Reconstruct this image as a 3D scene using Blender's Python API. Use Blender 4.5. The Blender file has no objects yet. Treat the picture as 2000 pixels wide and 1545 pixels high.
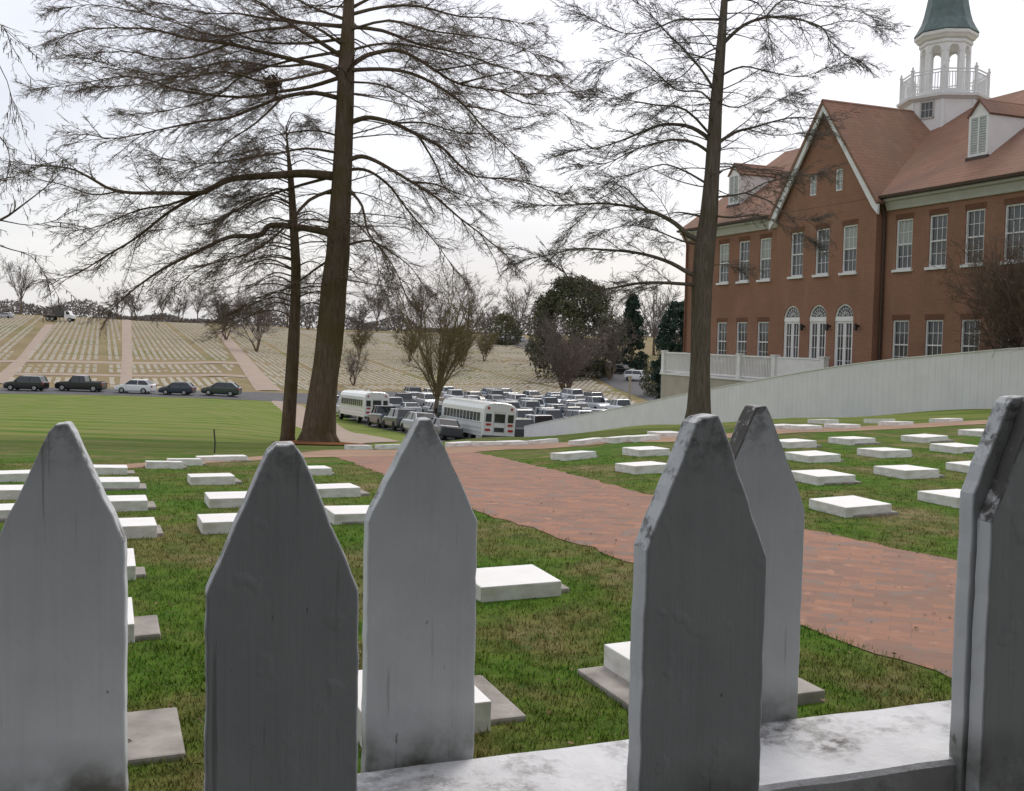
import bpy, bmesh, math, random
import numpy as np
from mathutils import Vector, Matrix
random.seed(7); rng = np.random.default_rng(11)
scene = bpy.context.scene
col = scene.collection
R = math.radians
# ------------------------------------------------------------------ camera
PITCH, ROLL, F, EYE = R(3.28), R(1.08), 2000.0, 1.5
cam = bpy.data.cameras.new('camera'); camo = bpy.data.objects.new('camera', cam); col.objects.link(camo)
cam.sensor_width = 36.0; cam.lens = 36.0; cam.clip_start = 0.05; cam.clip_end = 6000
camo.matrix_world = Matrix.Translation((0, 0, EYE)) @ Matrix.Rotation(R(90) - PITCH, 4, 'X') @ Matrix.Rotation(ROLL, 4, 'Z')
scene.camera = camo
# ------------------------------------------------------------------ world, sun, exposure
SUN_EL, SUN_AZ = 52, 20          # azimuth measured from the view direction towards the right
w = bpy.data.worlds.new('World'); scene.world = w; w.use_nodes = True
wt = w.node_tree; wt.nodes.clear()
sky = wt.nodes.new('ShaderNodeTexSky'); sky.sky_type = 'NISHITA'; sky.sun_disc = False
sky.sun_elevation = R(SUN_EL); sky.sun_rotation = R(SUN_AZ); sky.dust_density = 4
bg1 = wt.nodes.new('ShaderNodeBackground'); bg1.inputs[1].default_value = 0.05
tc = wt.nodes.new('ShaderNodeTexCoord'); mp = wt.nodes.new('ShaderNodeMapping'); mp.inputs['Scale'].default_value = (1.2, 1.2, 3.5)
nz = wt.nodes.new('ShaderNodeTexNoise'); nz.inputs['Scale'].default_value = 2.2; nz.inputs['Detail'].default_value = 6; nz.inputs['Roughness'].default_value = .55
rp = wt.nodes.new('ShaderNodeValToRGB')
rp.color_ramp.elements[0].position = .32; rp.color_ramp.elements[0].color = (.76, .76, .83, 1)
rp.color_ramp.elements[1].position = .62; rp.color_ramp.elements[1].color = (.96, .955, .97, 1)
bg2 = wt.nodes.new('ShaderNodeBackground'); bg2.inputs[1].default_value = 0.78
ads = wt.nodes.new('ShaderNodeAddShader'); wo = wt.nodes.new('ShaderNodeOutputWorld')
wt.links.new(sky.outputs[0], bg1.inputs[0]); wt.links.new(tc.outputs['Generated'], mp.inputs[0]); wt.links.new(mp.outputs[0], nz.inputs[0])
wt.links.new(nz.outputs['Fac'], rp.inputs[0]); wt.links.new(rp.outputs[0], bg2.inputs[0])
wt.links.new(bg1.outputs[0], ads.inputs[0]); wt.links.new(bg2.outputs[0], ads.inputs[1]); wt.links.new(ads.outputs[0], wo.inputs[0])
sl = bpy.data.lights.new('sun', 'SUN'); sl.energy = 1.15; sl.angle = R(20); sl.color = (1, .97, .92)
so = bpy.data.objects.new('sun', sl); col.objects.link(so)
sd = Vector((math.sin(R(SUN_AZ)) * math.cos(R(SUN_EL)), math.cos(R(SUN_AZ)) * math.cos(R(SUN_EL)), math.sin(R(SUN_EL))))
so.rotation_euler = (-sd).to_track_quat('-Z', 'Y').to_euler()
scene.view_settings.view_transform = 'Standard'; scene.view_settings.look = 'None'
scene.view_settings.exposure = 0.0; scene.view_settings.gamma = 1.0
# ------------------------------------------------------------------ picture geometry -> places in the world
fw = np.array([0, math.cos(PITCH), -math.sin(PITCH)]); _up = np.array([0, math.sin(PITCH), math.cos(PITCH)]); _rt = np.array([1., 0, 0])
rt = _rt * math.cos(ROLL) + _up * math.sin(ROLL); up = _up * math.cos(ROLL) - _rt * math.sin(ROLL)
def ray(px, py):
    d = fw + rt * (px - 1000) / F - up * (py - 772.5) / F
    return d / d[1]
def proj(p):
    d = np.asarray(p, float) - np.array([0, 0, EYE]); k = d @ fw
    return 1000 + F * (d @ rt) / k, 772.5 - F * (d @ up) / k
def at(px, py, Y):
    d = ray(px, py); return Vector((d[0] * Y, Y, EYE + d[2] * Y))
A = math.atan(.4)
E1 = Vector((-math.sin(A), math.cos(A), 0)); E2 = Vector((math.cos(A), math.sin(A), 0))
# ------------------------------------------------------------------ terrain height
YK = [0,6,10,15,20,26,32,45,60,75,95,118,130,160,200,260,330,420,600,1500]
UK = [-.5,-.3,-.15,0,.15,.3,.5]
T = np.array([
[0,0,-.1,-.45,-.9,-1.4,-1.8,-2.6,-3.4,-4.2,-5.1,-5.9,-5.6,-3.8,-1.3,2.4,5.8,6.3,6,0],
[0,0,-.1,-.45,-.9,-1.45,-1.9,-2.7,-3.6,-4.5,-5.4,-6.2,-6.1,-4.8,-2.7,.7,3.9,4.5,4.5,0],
[0,0,-.1,-.4,-.8,-1.4,-2.0,-3.2,-4.4,-5.7,-6.9,-7.5,-7.5,-7.4,-5.6,-2,1.6,3,3,0],
[0,0,-.08,-.3,-.65,-1.05,-1.8,-3.8,-5.4,-6.3,-6.9,-7.4,-7.5,-7.5,-6,-3,.3,2.5,3,0],
[0,0,-.03,-.15,-.35,-.75,-1.15,-2.6,-4.3,-6,-6.8,-7.2,-7.2,-6.5,-5,-2.5,0,2.5,3,0],
[0,0,0,-.05,-.2,-.5,-.85,-1.9,-3,-3.5,-4,-4.5,-5,-5,-4,-2.5,0,2,3,0],
[0,0,0,0,-.1,-.3,-.45,-.8,-1.5,-2,-2.5,-3,-3,-3,-3,-2.5,0,2,3,0]])
def H(x, y):
    y0 = min(max(y, 0.), 1499.); u = x / max(y, 6.); u = min(max(u, -.5), .4999)
    j = max(k for k in range(len(UK) - 1) if UK[k] <= u); tu = (u - UK[j]) / (UK[j+1] - UK[j]); tu = tu*tu*(3-2*tu)
    i = max(k for k in range(len(YK) - 1) if YK[k] <= y0); h = YK[i+1] - YK[i]; t = (y0 - YK[i]) / h
    c = T[j] * (1 - tu) + T[j+1] * tu
    def m(k):
        if k == 0 or k == len(YK) - 1: return 0
        a = (c[k] - c[k-1]) / (YK[k] - YK[k-1]); b = (c[k+1] - c[k]) / (YK[k+1] - YK[k])
        return 0 if a * b <= 0 else 2 * a * b / (a + b)
    return float((2*t**3-3*t*t+1)*c[i] + (t**3-2*t*t+t)*h*m(i) + (-2*t**3+3*t*t)*c[i+1] + (t**3-t*t)*h*m(i+1))
def hit(px, py, dz=0.0):
    d = ray(px, py); Y = 1.5
    while Y < 900:
        x = d[0] * Y
        if EYE + d[2] * Y < H(x, Y) + dz: return Vector((x, Y, H(x, Y)))
        Y += .03 if Y < 60 else .3
    return Vector((x, Y, H(x, Y)))
# ------------------------------------------------------------------ object helpers
def tag(o, label=None, cat=None, group=None, kind=None):
    if label: o['label'] = label
    if cat: o['category'] = cat
    if group: o['group'] = group
    if kind: o['kind'] = kind
    return o
def empty(name, loc=(0, 0, 0), rz=0.0):
    o = bpy.data.objects.new(name, None); o.empty_display_size = .2; o.location = loc; o.rotation_euler = (0, 0, rz); col.objects.link(o); return o
def copy_tree(o, parent=None):
    c = o.copy(); col.objects.link(c)
    if parent is not None: c.parent = parent
    for ch in list(o.children): copy_tree(ch, c)
    return c
class MB:
    def __init__(s): s.v = []; s.f = []; s.m = []; s.n = 0; s.pr = []
    def add(s, vs, fs, mi=0):
        b = s.n; s.v.extend([tuple(p) for p in vs]); s.n += len(vs)
        s.f.extend([tuple(b + i for i in f) for f in fs]); s.m.extend([mi] * len(fs)); return s
    def box(s, c, d, rz=0, mi=0, M=None):
        x, y, z = d[0]/2, d[1]/2, d[2]/2; cs, sn = math.cos(rz), math.sin(rz); vs = []
        for k in (-z, z):
            for (i, j) in ((-x,-y),(x,-y),(x,y),(-x,y)):
                p = Vector((c[0] + i*cs - j*sn, c[1] + i*sn + j*cs, c[2] + k)); vs.append(M @ p if M else p)
        return s.add(vs, [(3,2,1,0),(4,5,6,7),(0,1,5,4),(1,2,6,5),(2,3,7,6),(3,0,4,7)], mi)
    def bb(s, a, b, mi=0):       # box from two corners
        return s.box([(a[i]+b[i])/2 for i in range(3)], [abs(b[i]-a[i]) for i in range(3)], 0, mi)
    def tube(s, pts, rs, n=8, cap=True, mi=0, squash=None):
        pts = [Vector(p) for p in pts]; rings = []; ref = None
        for i, p in enumerate(pts):
            d = (pts[min(i+1, len(pts)-1)] - pts[max(i-1, 0)]).normalized()
            if ref is None: ref = Vector((1, 0, 0)) if abs(d.x) < .8 else Vector((0, 1, 0))
            x = (ref - d * ref.dot(d)).normalized(); y = d.cross(x); ref = x
            rings.append([p + (x * math.cos(2*math.pi*k/n) + y * math.sin(2*math.pi*k/n)) * (rs[i] if squash is None else rs[i]*(1+squash*math.sin(5*k+i*1.3))) for k in range(n)])
        vs = [q for r in rings for q in r]; fs = []
        for i in range(len(pts) - 1):
            for k in range(n): fs.append((i*n+k, i*n+(k+1)%n, (i+1)*n+(k+1)%n, (i+1)*n+k))
        if cap: fs.append(tuple(range(n))[::-1]); fs.append(tuple((len(pts)-1)*n + k for k in range(n)))
        return s.add(vs, fs, mi)
    def prism(s, poly, y0, y1, ax='y', mi=0):   # polygon in x-z extruded along y (or polygon in x-y extruded in z)
        n = len(poly)
        if ax == 'y': vs = [(p[0], y0, p[1]) for p in poly] + [(p[0], y1, p[1]) for p in poly]
        elif ax == 'x': vs = [(y0, p[0], p[1]) for p in poly] + [(y1, p[0], p[1]) for p in poly]
        else: vs = [(p[0], p[1], y0) for p in poly] + [(p[0], p[1], y1) for p in poly]
        fs = [tuple(range(n)), tuple(range(2*n-1, n-1, -1))] + [(i, n+i, n+(i+1)%n, (i+1)%n) for i in range(n)]
        return s.add(vs, fs, mi)
    def build(s, name, mats, parent=None, smooth=False, fix=True):
        me = bpy.data.meshes.new(name)
        me.from_pydata(s.v, [], s.f)
        if not isinstance(mats, (list, tuple)): mats = [mats]
        for m in mats: me.materials.append(m)
        if len(mats) > 1: me.polygons.foreach_set('material_index', s.m)
        if fix and s.n < 60000:
            b = bmesh.new(); b.from_mesh(me); bmesh.ops.recalc_face_normals(b, faces=b.faces); b.to_mesh(me); b.free()
        if smooth: me.polygons.foreach_set('use_smooth', [True] * len(me.polygons))
        me.update()
        o = bpy.data.objects.new(name, me); col.objects.link(o)
        if parent is not None: o.parent = parent
        return o
def bevel(o, wd=.004, seg=2, ang=35):
    b = bmesh.new(); b.from_mesh(o.data)
    es = [e for e in b.edges if len(e.link_faces) == 2 and e.calc_face_angle(0) > R(ang)]
    bmesh.ops.bevel(b, geom=es, offset=wd, segments=seg, profile=.6, affect='EDGES', clamp_overlap=True); b.to_mesh(o.data); b.free(); return o
# ------------------------------------------------------------------ materials
class N:
    def __init__(s, name, rough=.8, spec=.3):
        s.m = bpy.data.materials.new(name); s.m.use_nodes = True; s.t = s.m.node_tree; s.b = s.t.nodes['Principled BSDF']
        s.b.inputs['Roughness'].default_value = rough; s.b.inputs['Specular IOR Level'].default_value = spec; s._c = None
    def new(s, t, **kw):
        n = s.t.nodes.new(t)
        for k, v in kw.items():
            if k in n.inputs: n.inputs[k].default_value = v
            else: setattr(n, k, v)
        return n
    def link(s, a, b): s.t.links.new(a, b)
    def coord(s, kind='Object', scale=(1,1,1), rot=(0,0,0)):
        c = s.new('ShaderNodeTexCoord'); m = s.new('ShaderNodeMapping'); m.inputs['Scale'].default_value = scale; m.inputs['Rotation'].default_value = rot
        s.link(c.outputs[kind], m.inputs[0]); return m.outputs[0]
    def noise(s, sc, det=4, co=None, rough=.55, scale=(1,1,1), dist=0):
        n = s.new('ShaderNodeTexNoise'); n.inputs['Scale'].default_value = sc; n.inputs['Detail'].default_value = det
        n.inputs['Roughness'].default_value = rough; n.inputs['Distortion'].default_value = dist
        s.link(co if co is not None else s.coord(scale=scale), n.inputs[0]); return n.outputs['Fac']
    def ramp(s, f, *st):
        r = s.new('ShaderNodeValToRGB'); e = r.color_ramp.elements
        while len(e) < len(st): e.new(.5)
        for i, (p, c) in enumerate(st): e[i].position = p; e[i].color = (*c, 1) if len(c) == 3 else c
        s.link(f, r.inputs[0]); return r.outputs[0]
    def mix(s, f, a, b, mode='MIX'):
        m = s.new('ShaderNodeMix', data_type='RGBA', blend_type=mode)
        for k, v in ((0, f), (6, a), (7, b)):
            if hasattr(v, 'links'): s.link(v, m.inputs[k])
            elif k == 0: m.inputs[0].default_value = v
            else: m.inputs[k].default_value = (*v, 1)
        return m.outputs[2]
    def math(s, op, a, b=0.):
        m = s.new('ShaderNodeMath', operation=op)
        for k, v in ((0, a), (1, b)):
            if hasattr(v, 'links'): s.link(v, m.inputs[k])
            else: m.inputs[k].default_value = v
        return m.outputs[0]
    def color(s, c):
        if hasattr(c, 'links'): s.link(c, s.b.inputs['Base Color'])
        else: s.b.inputs['Base Color'].default_value = (*c, 1)
        return s
    def bump(s, h, st=.3, d=.01):
        b = s.new('ShaderNodeBump'); b.inputs['Strength'].default_value = st; b.inputs['Distance'].default_value = d
        s.link(h, b.inputs['Height']); s.link(b.outputs[0], s.b.inputs['Normal']); return s
    def normal_z(s):
        g = s.new('ShaderNodeNewGeometry'); x = s.new('ShaderNodeSeparateXYZ'); s.link(g.outputs['True Normal'], x.inputs[0]); return x.outputs[2]
    def sepco(s, i, kind='Object'):
        c = s.new('ShaderNodeTexCoord'); x = s.new('ShaderNodeSeparateXYZ'); s.link(c.outputs[kind], x.inputs[0]); return x.outputs[i]
BW = lambda a, b: ((a, (0,0,0)), (b, (1,1,1)))
M = {}
def plain(name, c, rough=.6, spec=.4, var=.12, sc=6, metal=0, coat=0):
    n = N(name, rough, spec); f = n.noise(sc, 4)
    n.color(n.ramp(f, (.3, tuple(x*(1-var) for x in c)), (.7, tuple(min(1, x*(1+var)) for x in c))))
    n.b.inputs['Metallic'].default_value = metal; n.b.inputs['Coat Weight'].default_value = coat; M[name] = n.m; return n.m
# near lawn
n = N('lawn_grass', .95, .1)
a = n.noise(.9, 6, dist=.6); b = n.noise(26, 4, rough=.7); c_ = n.noise(.18, 4); f_ = n.noise(5.0, 5, rough=.65)
c1 = n.ramp(a, (.34, (.065,.15,.012)), (.46, (.10,.16,.02)), (.56, (.165,.155,.05)), (.68, (.26,.205,.11)))
c2 = n.mix(n.ramp(f_, *BW(.42, .68)), c1, (.042, .090, .012))
c3 = n.mix(n.ramp(b, *BW(.55, .75)), c2, (.14, .12, .05))
c4 = n.mix(n.ramp(b, *BW(.28, .42)), (.028, .040, .010), c3)
stripe = n.new('ShaderNodeTexWave', bands_direction='Y'); stripe.inputs['Scale'].default_value = .075; stripe.inputs['Distortion'].default_value = 2.2; stripe.inputs['Detail'].default_value = 3; stripe.inputs['Detail Scale'].default_value = .4
n.link(n.coord(), stripe.inputs[0])
yy = n.ramp(n.math('DIVIDE', n.sepco(1), 60.), *BW(.32, .5))
far = n.mix(n.ramp(stripe.outputs['Fac'], *BW(.2, .8)), (.070, .150, .012), (.150, .200, .030))
far = n.mix(n.ramp(n.noise(1.2, 5, scale=(.25, 1, 1)), *BW(.4, .7)), far, (.24, .22, .085))
n.color(n.mix(yy, c4, far)).bump(b, .5, .03); M['lawn'] = n.m
# dry hillside
n = N('dry_hill_grass', .95, .1)
a = n.noise(.035, 5); b = n.noise(.5, 5, rough=.7, scale=(.5, 1, 1))
c1 = n.ramp(a, (.35, (.205,.165,.085)), (.52, (.26,.205,.115)), (.66, (.145,.15,.05)))
n.color(n.mix(n.ramp(b, *BW(.45, .72)), c1, (.21, .165, .085))).bump(b, .3, .1); M['hill'] = n.m
# bricks
def bricks(name, c1, c2, mort, sc, rot, bw=.22, rh=.075, msz=.008, kind='Object', vari=True, wet=.0, plane=None, grit=.35):
    n = N(name, .88, .2)
    if plane:       # 'x' : wall facing x, texture in y-z;  'y': wall facing y, texture in x-z
        c = n.new('ShaderNodeTexCoord'); s_ = n.new('ShaderNodeSeparateXYZ'); cb = n.new('ShaderNodeCombineXYZ'); n.link(c.outputs[kind], s_.inputs[0])
        ad = n.math('ADD', s_.outputs[0], s_.outputs[1]); n.link(ad, cb.inputs[0]); n.link(s_.outputs[2], cb.inputs[1]); co = cb.outputs[0]
    else: co = n.coord(kind, rot=(0, 0, rot))
    br = n.new('ShaderNodeTexBrick'); n.link(co, br.inputs[0])
    br.inputs['Scale'].default_value = sc; br.inputs['Brick Width'].default_value = bw; br.inputs['Row Height'].default_value = rh; br.inputs['Mortar Size'].default_value = msz
    br.inputs['Color1'].default_value = (*c1, 1); br.inputs['Color2'].default_value = (*c2, 1); br.inputs['Mortar'].default_value = (*mort, 1); br.inputs['Bias'].default_value = 0
    colr = br.outputs['Color']
    g1 = n.noise(.55, 5); g2 = n.noise(14, 4)
    if vari:
        vo = n.new('ShaderNodeTexNoise'); vo.inputs['Scale'].default_value = 6.5; vo.inputs['Detail'].default_value = 2; n.link(n.coord(kind, (1., 1., 1), (0,0,rot)), vo.inputs[0])
        colr = n.mix(n.ramp(vo.outputs['Fac'], *BW(.56, .66)), colr, (.235, .185, .16))
        colr = n.mix(n.ramp(vo.outputs['Fac'], (.30, (1,1,1)), (.38, (0,0,0))), colr, (.42, .235, .16))
    colr = n.mix(n.math('MULTIPLY', n.ramp(g1, *BW(.35, .7)), grit), colr, (c1[0]*.62, c1[1]*.75, c1[2]*.8))
    colr = n.mix(n.math('MULTIPLY', n.ramp(g2, *BW(.4, .7)), .25), colr, (c2[0]*1.25, c2[1]*1.3, c2[2]*1.3))
    if name != 'brick_paving':
        big = n.noise(.16, 5, rough=.6, dist=1.2); colr = n.mix(n.math('MULTIPLY', n.ramp(big, *BW(.50, .66)), .55 if name == 'roof_tile' else .35), colr, (.165, .098, .085) if name == 'roof_tile' else (.17, .088, .058))
        strk = n.noise(1.6, 5, rough=.65, scale=(1, 1, .18)); colr = n.mix(n.math('MULTIPLY', n.ramp(strk, *BW(.55, .75)), .3), colr, (.36, .25, .19))
    n.color(colr).bump(br.outputs['Fac'], -.5, .006); M[name] = n.m
bricks('brick_paving', (.40,.200,.130), (.235,.150,.118), (.25,.16,.12), 1, A, .21, .10, .0045)
bricks('brick_wall', (.285,.135,.082), (.238,.112,.070), (.31,.22,.165), 1, 0, .21, .072, .007, vari=False, plane='x', grit=.5)
bricks('roof_tile', (.335,.180,.118), (.255,.138,.100), (.15,.075,.055), 1, 0, .18, .16, .010, vari=False, plane='x', grit=.9)
# painted wood of the picket fence: white paint, lichen on upward edges, chips and drips
def fence_paint(key, lo, hi):
    n = N(key, .75, .25)
    fine = n.noise(70, 7, rough=.75); mid = n.noise(16, 5, rough=.6)
    base = n.ramp(mid, (.3, (.61,.63,.645)), (.7, (.69,.71,.72)))
    upf = n.ramp(n.normal_z(), *BW(.12, .30))
    mx = n.math('ADD', n.math('MULTIPLY', fine, .62), n.math('MULTIPLY', mid, .50))
    lich = n.ramp(mx, *BW(lo, hi))
    steep = n.ramp(n.normal_z(), (.93, (1,1,1)), (.97, (.5,.5,.5)))
    c1 = n.mix(n.math('MULTIPLY', n.math('MULTIPLY', lich, upf), n.math('MULTIPLY', steep, .92)), base, (.060, .050, .042))
    tipz = n.ramp(n.sepco(2), (.7, (0,0,0)), (.715, (1,1,1)))     # flaking right at the tips
    tz = n.new('ShaderNodeMapRange'); tz.inputs['From Min'].default_value = 1.392; tz.inputs['From Max'].default_value = 1.440; n.link(n.sepco(2), tz.inputs['Value'])
    c1 = n.mix(n.math('MULTIPLY', n.math('MULTIPLY', tz.outputs[0], n.ramp(fine, *BW(.46, .60))), .75), c1, (.10, .09, .085))
    chip = n.ramp(n.noise(55, 3, rough=.5, scale=(1.6, 1, .6)), *BW(.71, .735)); c2 = n.mix(n.math('MULTIPLY', chip, .7), c1, (.13, .12, .10))
    streak = n.ramp(n.noise(34, 5, rough=.65, scale=(2.6, 1, .09)), *BW(.635, .69)); c3 = n.mix(n.math('MULTIPLY', streak, .5), c2, (.19, .18, .155))
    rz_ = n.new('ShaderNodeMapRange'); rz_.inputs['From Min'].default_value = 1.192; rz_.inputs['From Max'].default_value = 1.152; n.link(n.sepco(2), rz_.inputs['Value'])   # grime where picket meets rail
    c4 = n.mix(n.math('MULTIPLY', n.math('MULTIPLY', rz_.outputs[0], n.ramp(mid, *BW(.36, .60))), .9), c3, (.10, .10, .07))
    blis = n.ramp(n.noise(42, 2, rough=.4), *BW(.62, .72)); grain = n.noise(30, 5, rough=.6, scale=(3., 3., .12))
    hgt = n.math('ADD', n.math('ADD', n.math('MULTIPLY', mid, .6), n.math('MULTIPLY', fine, .4)), n.math('ADD', n.math('MULTIPLY', blis, .55), n.math('MULTIPLY', grain, .7)))
    c5 = n.mix(n.math('MULTIPLY', n.ramp(grain, *BW(.50, .75)), .16), c4, (.33, .33, .32))
    n.color(c5).bump(hgt, .30, .0018); M[key] = n.m
fence_paint('fence', .58, .68); fence_paint('fence_mossy', .455, .54)
# rail: same paint, dirt gathered in patches on its top
n = N('rail_paint', .75, .25)
fine = n.noise(60, 6, rough=.75); mid = n.noise(9, 5, rough=.65); 
base = n.ramp(n.noise(30, 4), (.3, (.72,.72,.74)), (.7, (.84,.84,.85)))
d = n.math('MULTIPLY', n.ramp(mid, *BW(.46, .62)), n.ramp(fine, *BW(.40, .56)))
n.color(n.mix(n.math('MULTIPLY', d, .9), base, (.13, .115, .10))).bump(fine, .6, .004); M['rail'] = n.m
# tree bark
def bark(name, a_, b_, moss):
    n = N(name, .95, .1); v = n.noise(5, 7, rough=.7, scale=(3.6, 3.6, .42), dist=.8); v2 = n.noise(1.1, 4)
    c = n.ramp(v, (.32, a_), (.68, b_)); c = n.mix(n.math('MULTIPLY', n.ramp(v2, *BW(.45, .62)), .6), c, moss)
    n.color(c).bump(v, 1.0, .12); M[name] = n.m
bark('bark', (.10,.072,.050), (.25,.185,.138), (.125,.095,.035))
bark('bark_grey', (.10,.085,.062), (.24,.20,.16), (.145,.115,.08))
bark('twig', (.18,.128,.094), (.31,.24,.19), (.24,.175,.12)); bark('twig_soft', (.21,.165,.135), (.33,.27,.23), (.27,.21,.16))
bark('twig_grey', (.16,.138,.118), (.27,.235,.205), (.20,.17,.135))
bark('twig_tan', (.17,.135,.07), (.27,.215,.12), (.19,.16,.07))
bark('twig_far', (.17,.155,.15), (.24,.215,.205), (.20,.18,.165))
bark('twig_brown', (.16,.13,.12), (.25,.21,.19), (.19,.155,.13))
def leafy(name, a_, b_):
    n = N(name, .8, .2); n.color(n.ramp(n.noise(1.3, 5, rough=.7), (.35, a_), (.65, b_))); M[name] = n.m
leafy('needle_dark', (.058,.066,.036), (.125,.125,.068)); leafy('needle_blue', (.022,.044,.034), (.05,.078,.055)); leafy('shade_screen_leaf', (.022,.024,.020), (.036,.038,.030))
# stone, concrete etc.
n = N('white_marble', .6, .3); f1 = n.noise(5, 5, rough=.6); f2 = n.noise(45, 4)
c1 = n.ramp(f1, (.3, (.82,.80,.76)), (.6, (.88,.865,.835)))
side = n.ramp(n.normal_z(), (.3, (1,1,1)), (.8, (0,0,0)))
dirt = n.math('MULTIPLY', side, n.ramp(n.noise(7, 5, scale=(1, 1, 2.5)), *BW(.42, .7)))
n.color(n.mix(n.math('MULTIPLY', dirt, .55), c1, (.45, .40, .32))).bump(f2, .15, .002); M['marble'] = n.m
plain('marble_far', (.74,.68,.57), .8, .2, .14, .3); plain('concrete', (.34,.31,.28), .95, .1, .28, 7); plain('gravel_path', (.36,.24,.17), .95, .1, .15, 1.5)
plain('asphalt', (.115,.112,.115), .92, .2, .2, .8); plain('mulch', (.20,.085,.035), 1, .05, .4, 9)
plain('hill_path', (.36,.285,.23), .95, .1, .1, .6); plain('kerb', (.45,.42,.38), .9, .2, .1, 2)
plain('white_board', (.75,.735,.75), .7, .3, .05, 1.2); plain('white_paint', (.74,.73,.71), .6, .3, .06, 3); plain('white_trim', (.70,.70,.69), .6, .3, .06, 5)
plain('grey_trim', (.46,.45,.41), .7, .3, .06, 2); plain('gutter', (.06,.035,.025), .5, .4); plain('copper_green', (.105,.145,.14), .6, .4, .25, 2.5)
plain('stucco', (.40,.36,.29), .9, .1, .08, 1.5); plain('siding', (.72,.70,.68), .7, .2, .05, 2)
plain('post_wood', (.34,.30,.22), .9, .1); plain('dark_metal', (.05,.05,.05), .5, .4); plain('nest', (.07,.04,.025), 1, .05)
plain('louver', (.46,.48,.46), .7, .2); plain('lamp_black', (.02,.02,.02), .4, .5)
n = N('window_glass', .08, .6); n.color(n.ramp(n.noise(.9, 3), (.35, (.028,.033,.036)), (.7, (.085,.095,.095)))); n.bump(n.noise(1.5, 2), .12, .02); M['glass'] = n.m
plain('blind', (.30,.32,.30), .5, .5, .05); plain('dark_void', (.03,.028,.028), .9, .1)
plain('tyre', (.018,.018,.019), .8, .2); plain('rim', (.38,.38,.39), .35, .5, .1, 6, .6); plain('car_glass', (.022,.028,.033), .06, .7); plain('bus_glass', (.035,.04,.036), .15, .5)
plain('lamp_red', (.38,.03,.02), .3, .5); plain('lamp_clear', (.65,.65,.62), .2, .6); plain('chrome', (.45,.45,.46), .3, .5, .05, 5, .8)
CARS = {'black': (.012,.013,.016), 'dark blue': (.02,.028,.055), 'dark grey': (.055,.06,.066), 'grey': (.17,.18,.19), 'silver': (.42,.44,.46), 'white': (.74,.75,.76), 'dark green': (.022,.04,.032), 'blue': (.10,.16,.24), 'tan': (.36,.30,.22), 'dark red': (.13,.02,.02), 'bus': (.70,.72,.69)}
for k, v in CARS.items(): plain('car_' + k, v, .28, .5, .03, 2, 0, .6)
# ------------------------------------------------------------------ terrain sheets
ys = np.concatenate([np.linspace(-30, 2, 12), 2 + np.cumsum(np.geomspace(.35, 40, 118))]); ys = ys[ys < 1450]
ys = np.sort(np.append(ys, [121.0]))
xh = np.sinh(np.linspace(0, 6.4, 85)) / math.sinh(6.4) * 900; xs = np.concatenate([-xh[:0:-1], xh])
def terrain(name, ylo, yhi, mat, label):
    Y = [y for y in ys if ylo - 1e-6 <= y <= yhi + 1e-6]; b = MB()
    vs = [(x, y, H(x, y)) for y in Y for x in xs]; nx = len(xs)
    b.add(vs, [(j*nx+i, j*nx+i+1, (j+1)*nx+i+1, (j+1)*nx+i) for j in range(len(Y)-1) for i in range(nx-1)])
    o = b.build(name, mat, smooth=True, fix=False); tag(o, label, 'ground', kind='structure'); return o
terrain('lawn', -30, 121.0, M['lawn'], 'green mown lawn sloping away from the picket fence'); terrain('hillside', 121.0, 1450, M['hill'], 'dry tan cemetery hillside beyond the cars')
def strip(name, ea, eb, mat, off, label, nu=40, nv=10, cat='path'):
    def samp(e, t):
        L = [0]
        for i in range(1, len(e)): L.append(L[-1] + (Vector(e[i][:2]) - Vector(e[i-1][:2])).length)
        d = t * L[-1]
        for i in range(1, len(e)):
            if d <= L[i] + 1e-9:
                k = (d - L[i-1]) / max(L[i] - L[i-1], 1e-9); return (e[i-1][0] + (e[i][0]-e[i-1][0])*k, e[i-1][1] + (e[i][1]-e[i-1][1])*k)
        return e[-1][:2]
    b = MB(); vs = []
    for i in range(nu+1):
        p, q = samp(ea, i/nu), samp(eb, i/nu)
        for j in range(nv+1):
            k = j/nv; x = p[0]+(q[0]-p[0])*k; y = p[1]+(q[1]-p[1])*k
            ed = (.5 - abs(k-.5)) * 2; o_ = off if ed > .02 else off * .3
            if ed < .02 and y < 40: x += random.uniform(-.035, .035); y += random.uniform(-.05, .05)
            vs.append((x, y, H(x, y) + o_))
    b.add(vs, [(i*(nv+1)+j, i*(nv+1)+j+1, (i+1)*(nv+1)+j+1, (i+1)*(nv+1)+j) for i in range(nu) for j in range(nv)])
    o = b.build(name, mat, smooth=True, fix=False)
    if o.data.polygons[0].normal.z < 0: o.data.flip_normals()
    return tag(o, label, cat, kind='structure')
W2 = lambda a, b_: (a * E2 + b_ * E1)
def AB(p): return p[0]*E2.x + p[1]*E2.y, p[0]*E1.x + p[1]*E1.y
strip('bounce_strip', [(-9.5, -1.5), (0, -1.5), (9.5, -1.5)], [(-9.5, .55), (0, .55), (9.5, .55)], M['asphalt'], .012, 'added grey ground strip giving neutral bounce light to the near pickets', 30, 10, 'bounce_strip')  # added unseen ground strip, keeps the bounce onto the pickets from turning green
PL = [hit(*p) for p in ((1855, 1328), (1563, 1225), (1222, 1097), (935, 1000), (790, 945), (655, 893))]; PR = [hit(*p) for p in ((1868, 1097), (1570, 1034), (1230, 959), (1080, 918), (945, 888), (925, 884))]
PL = [W2(AB(PL[0])[0]+.15, -.5)] + PL; PR = [W2(AB(PR[0])[0]+.1, -.5)] + PR
strip('brick_path', PL, PR, M['brick_paving'], .016, 'red brick walk running away from the fence', 110, 14)
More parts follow.
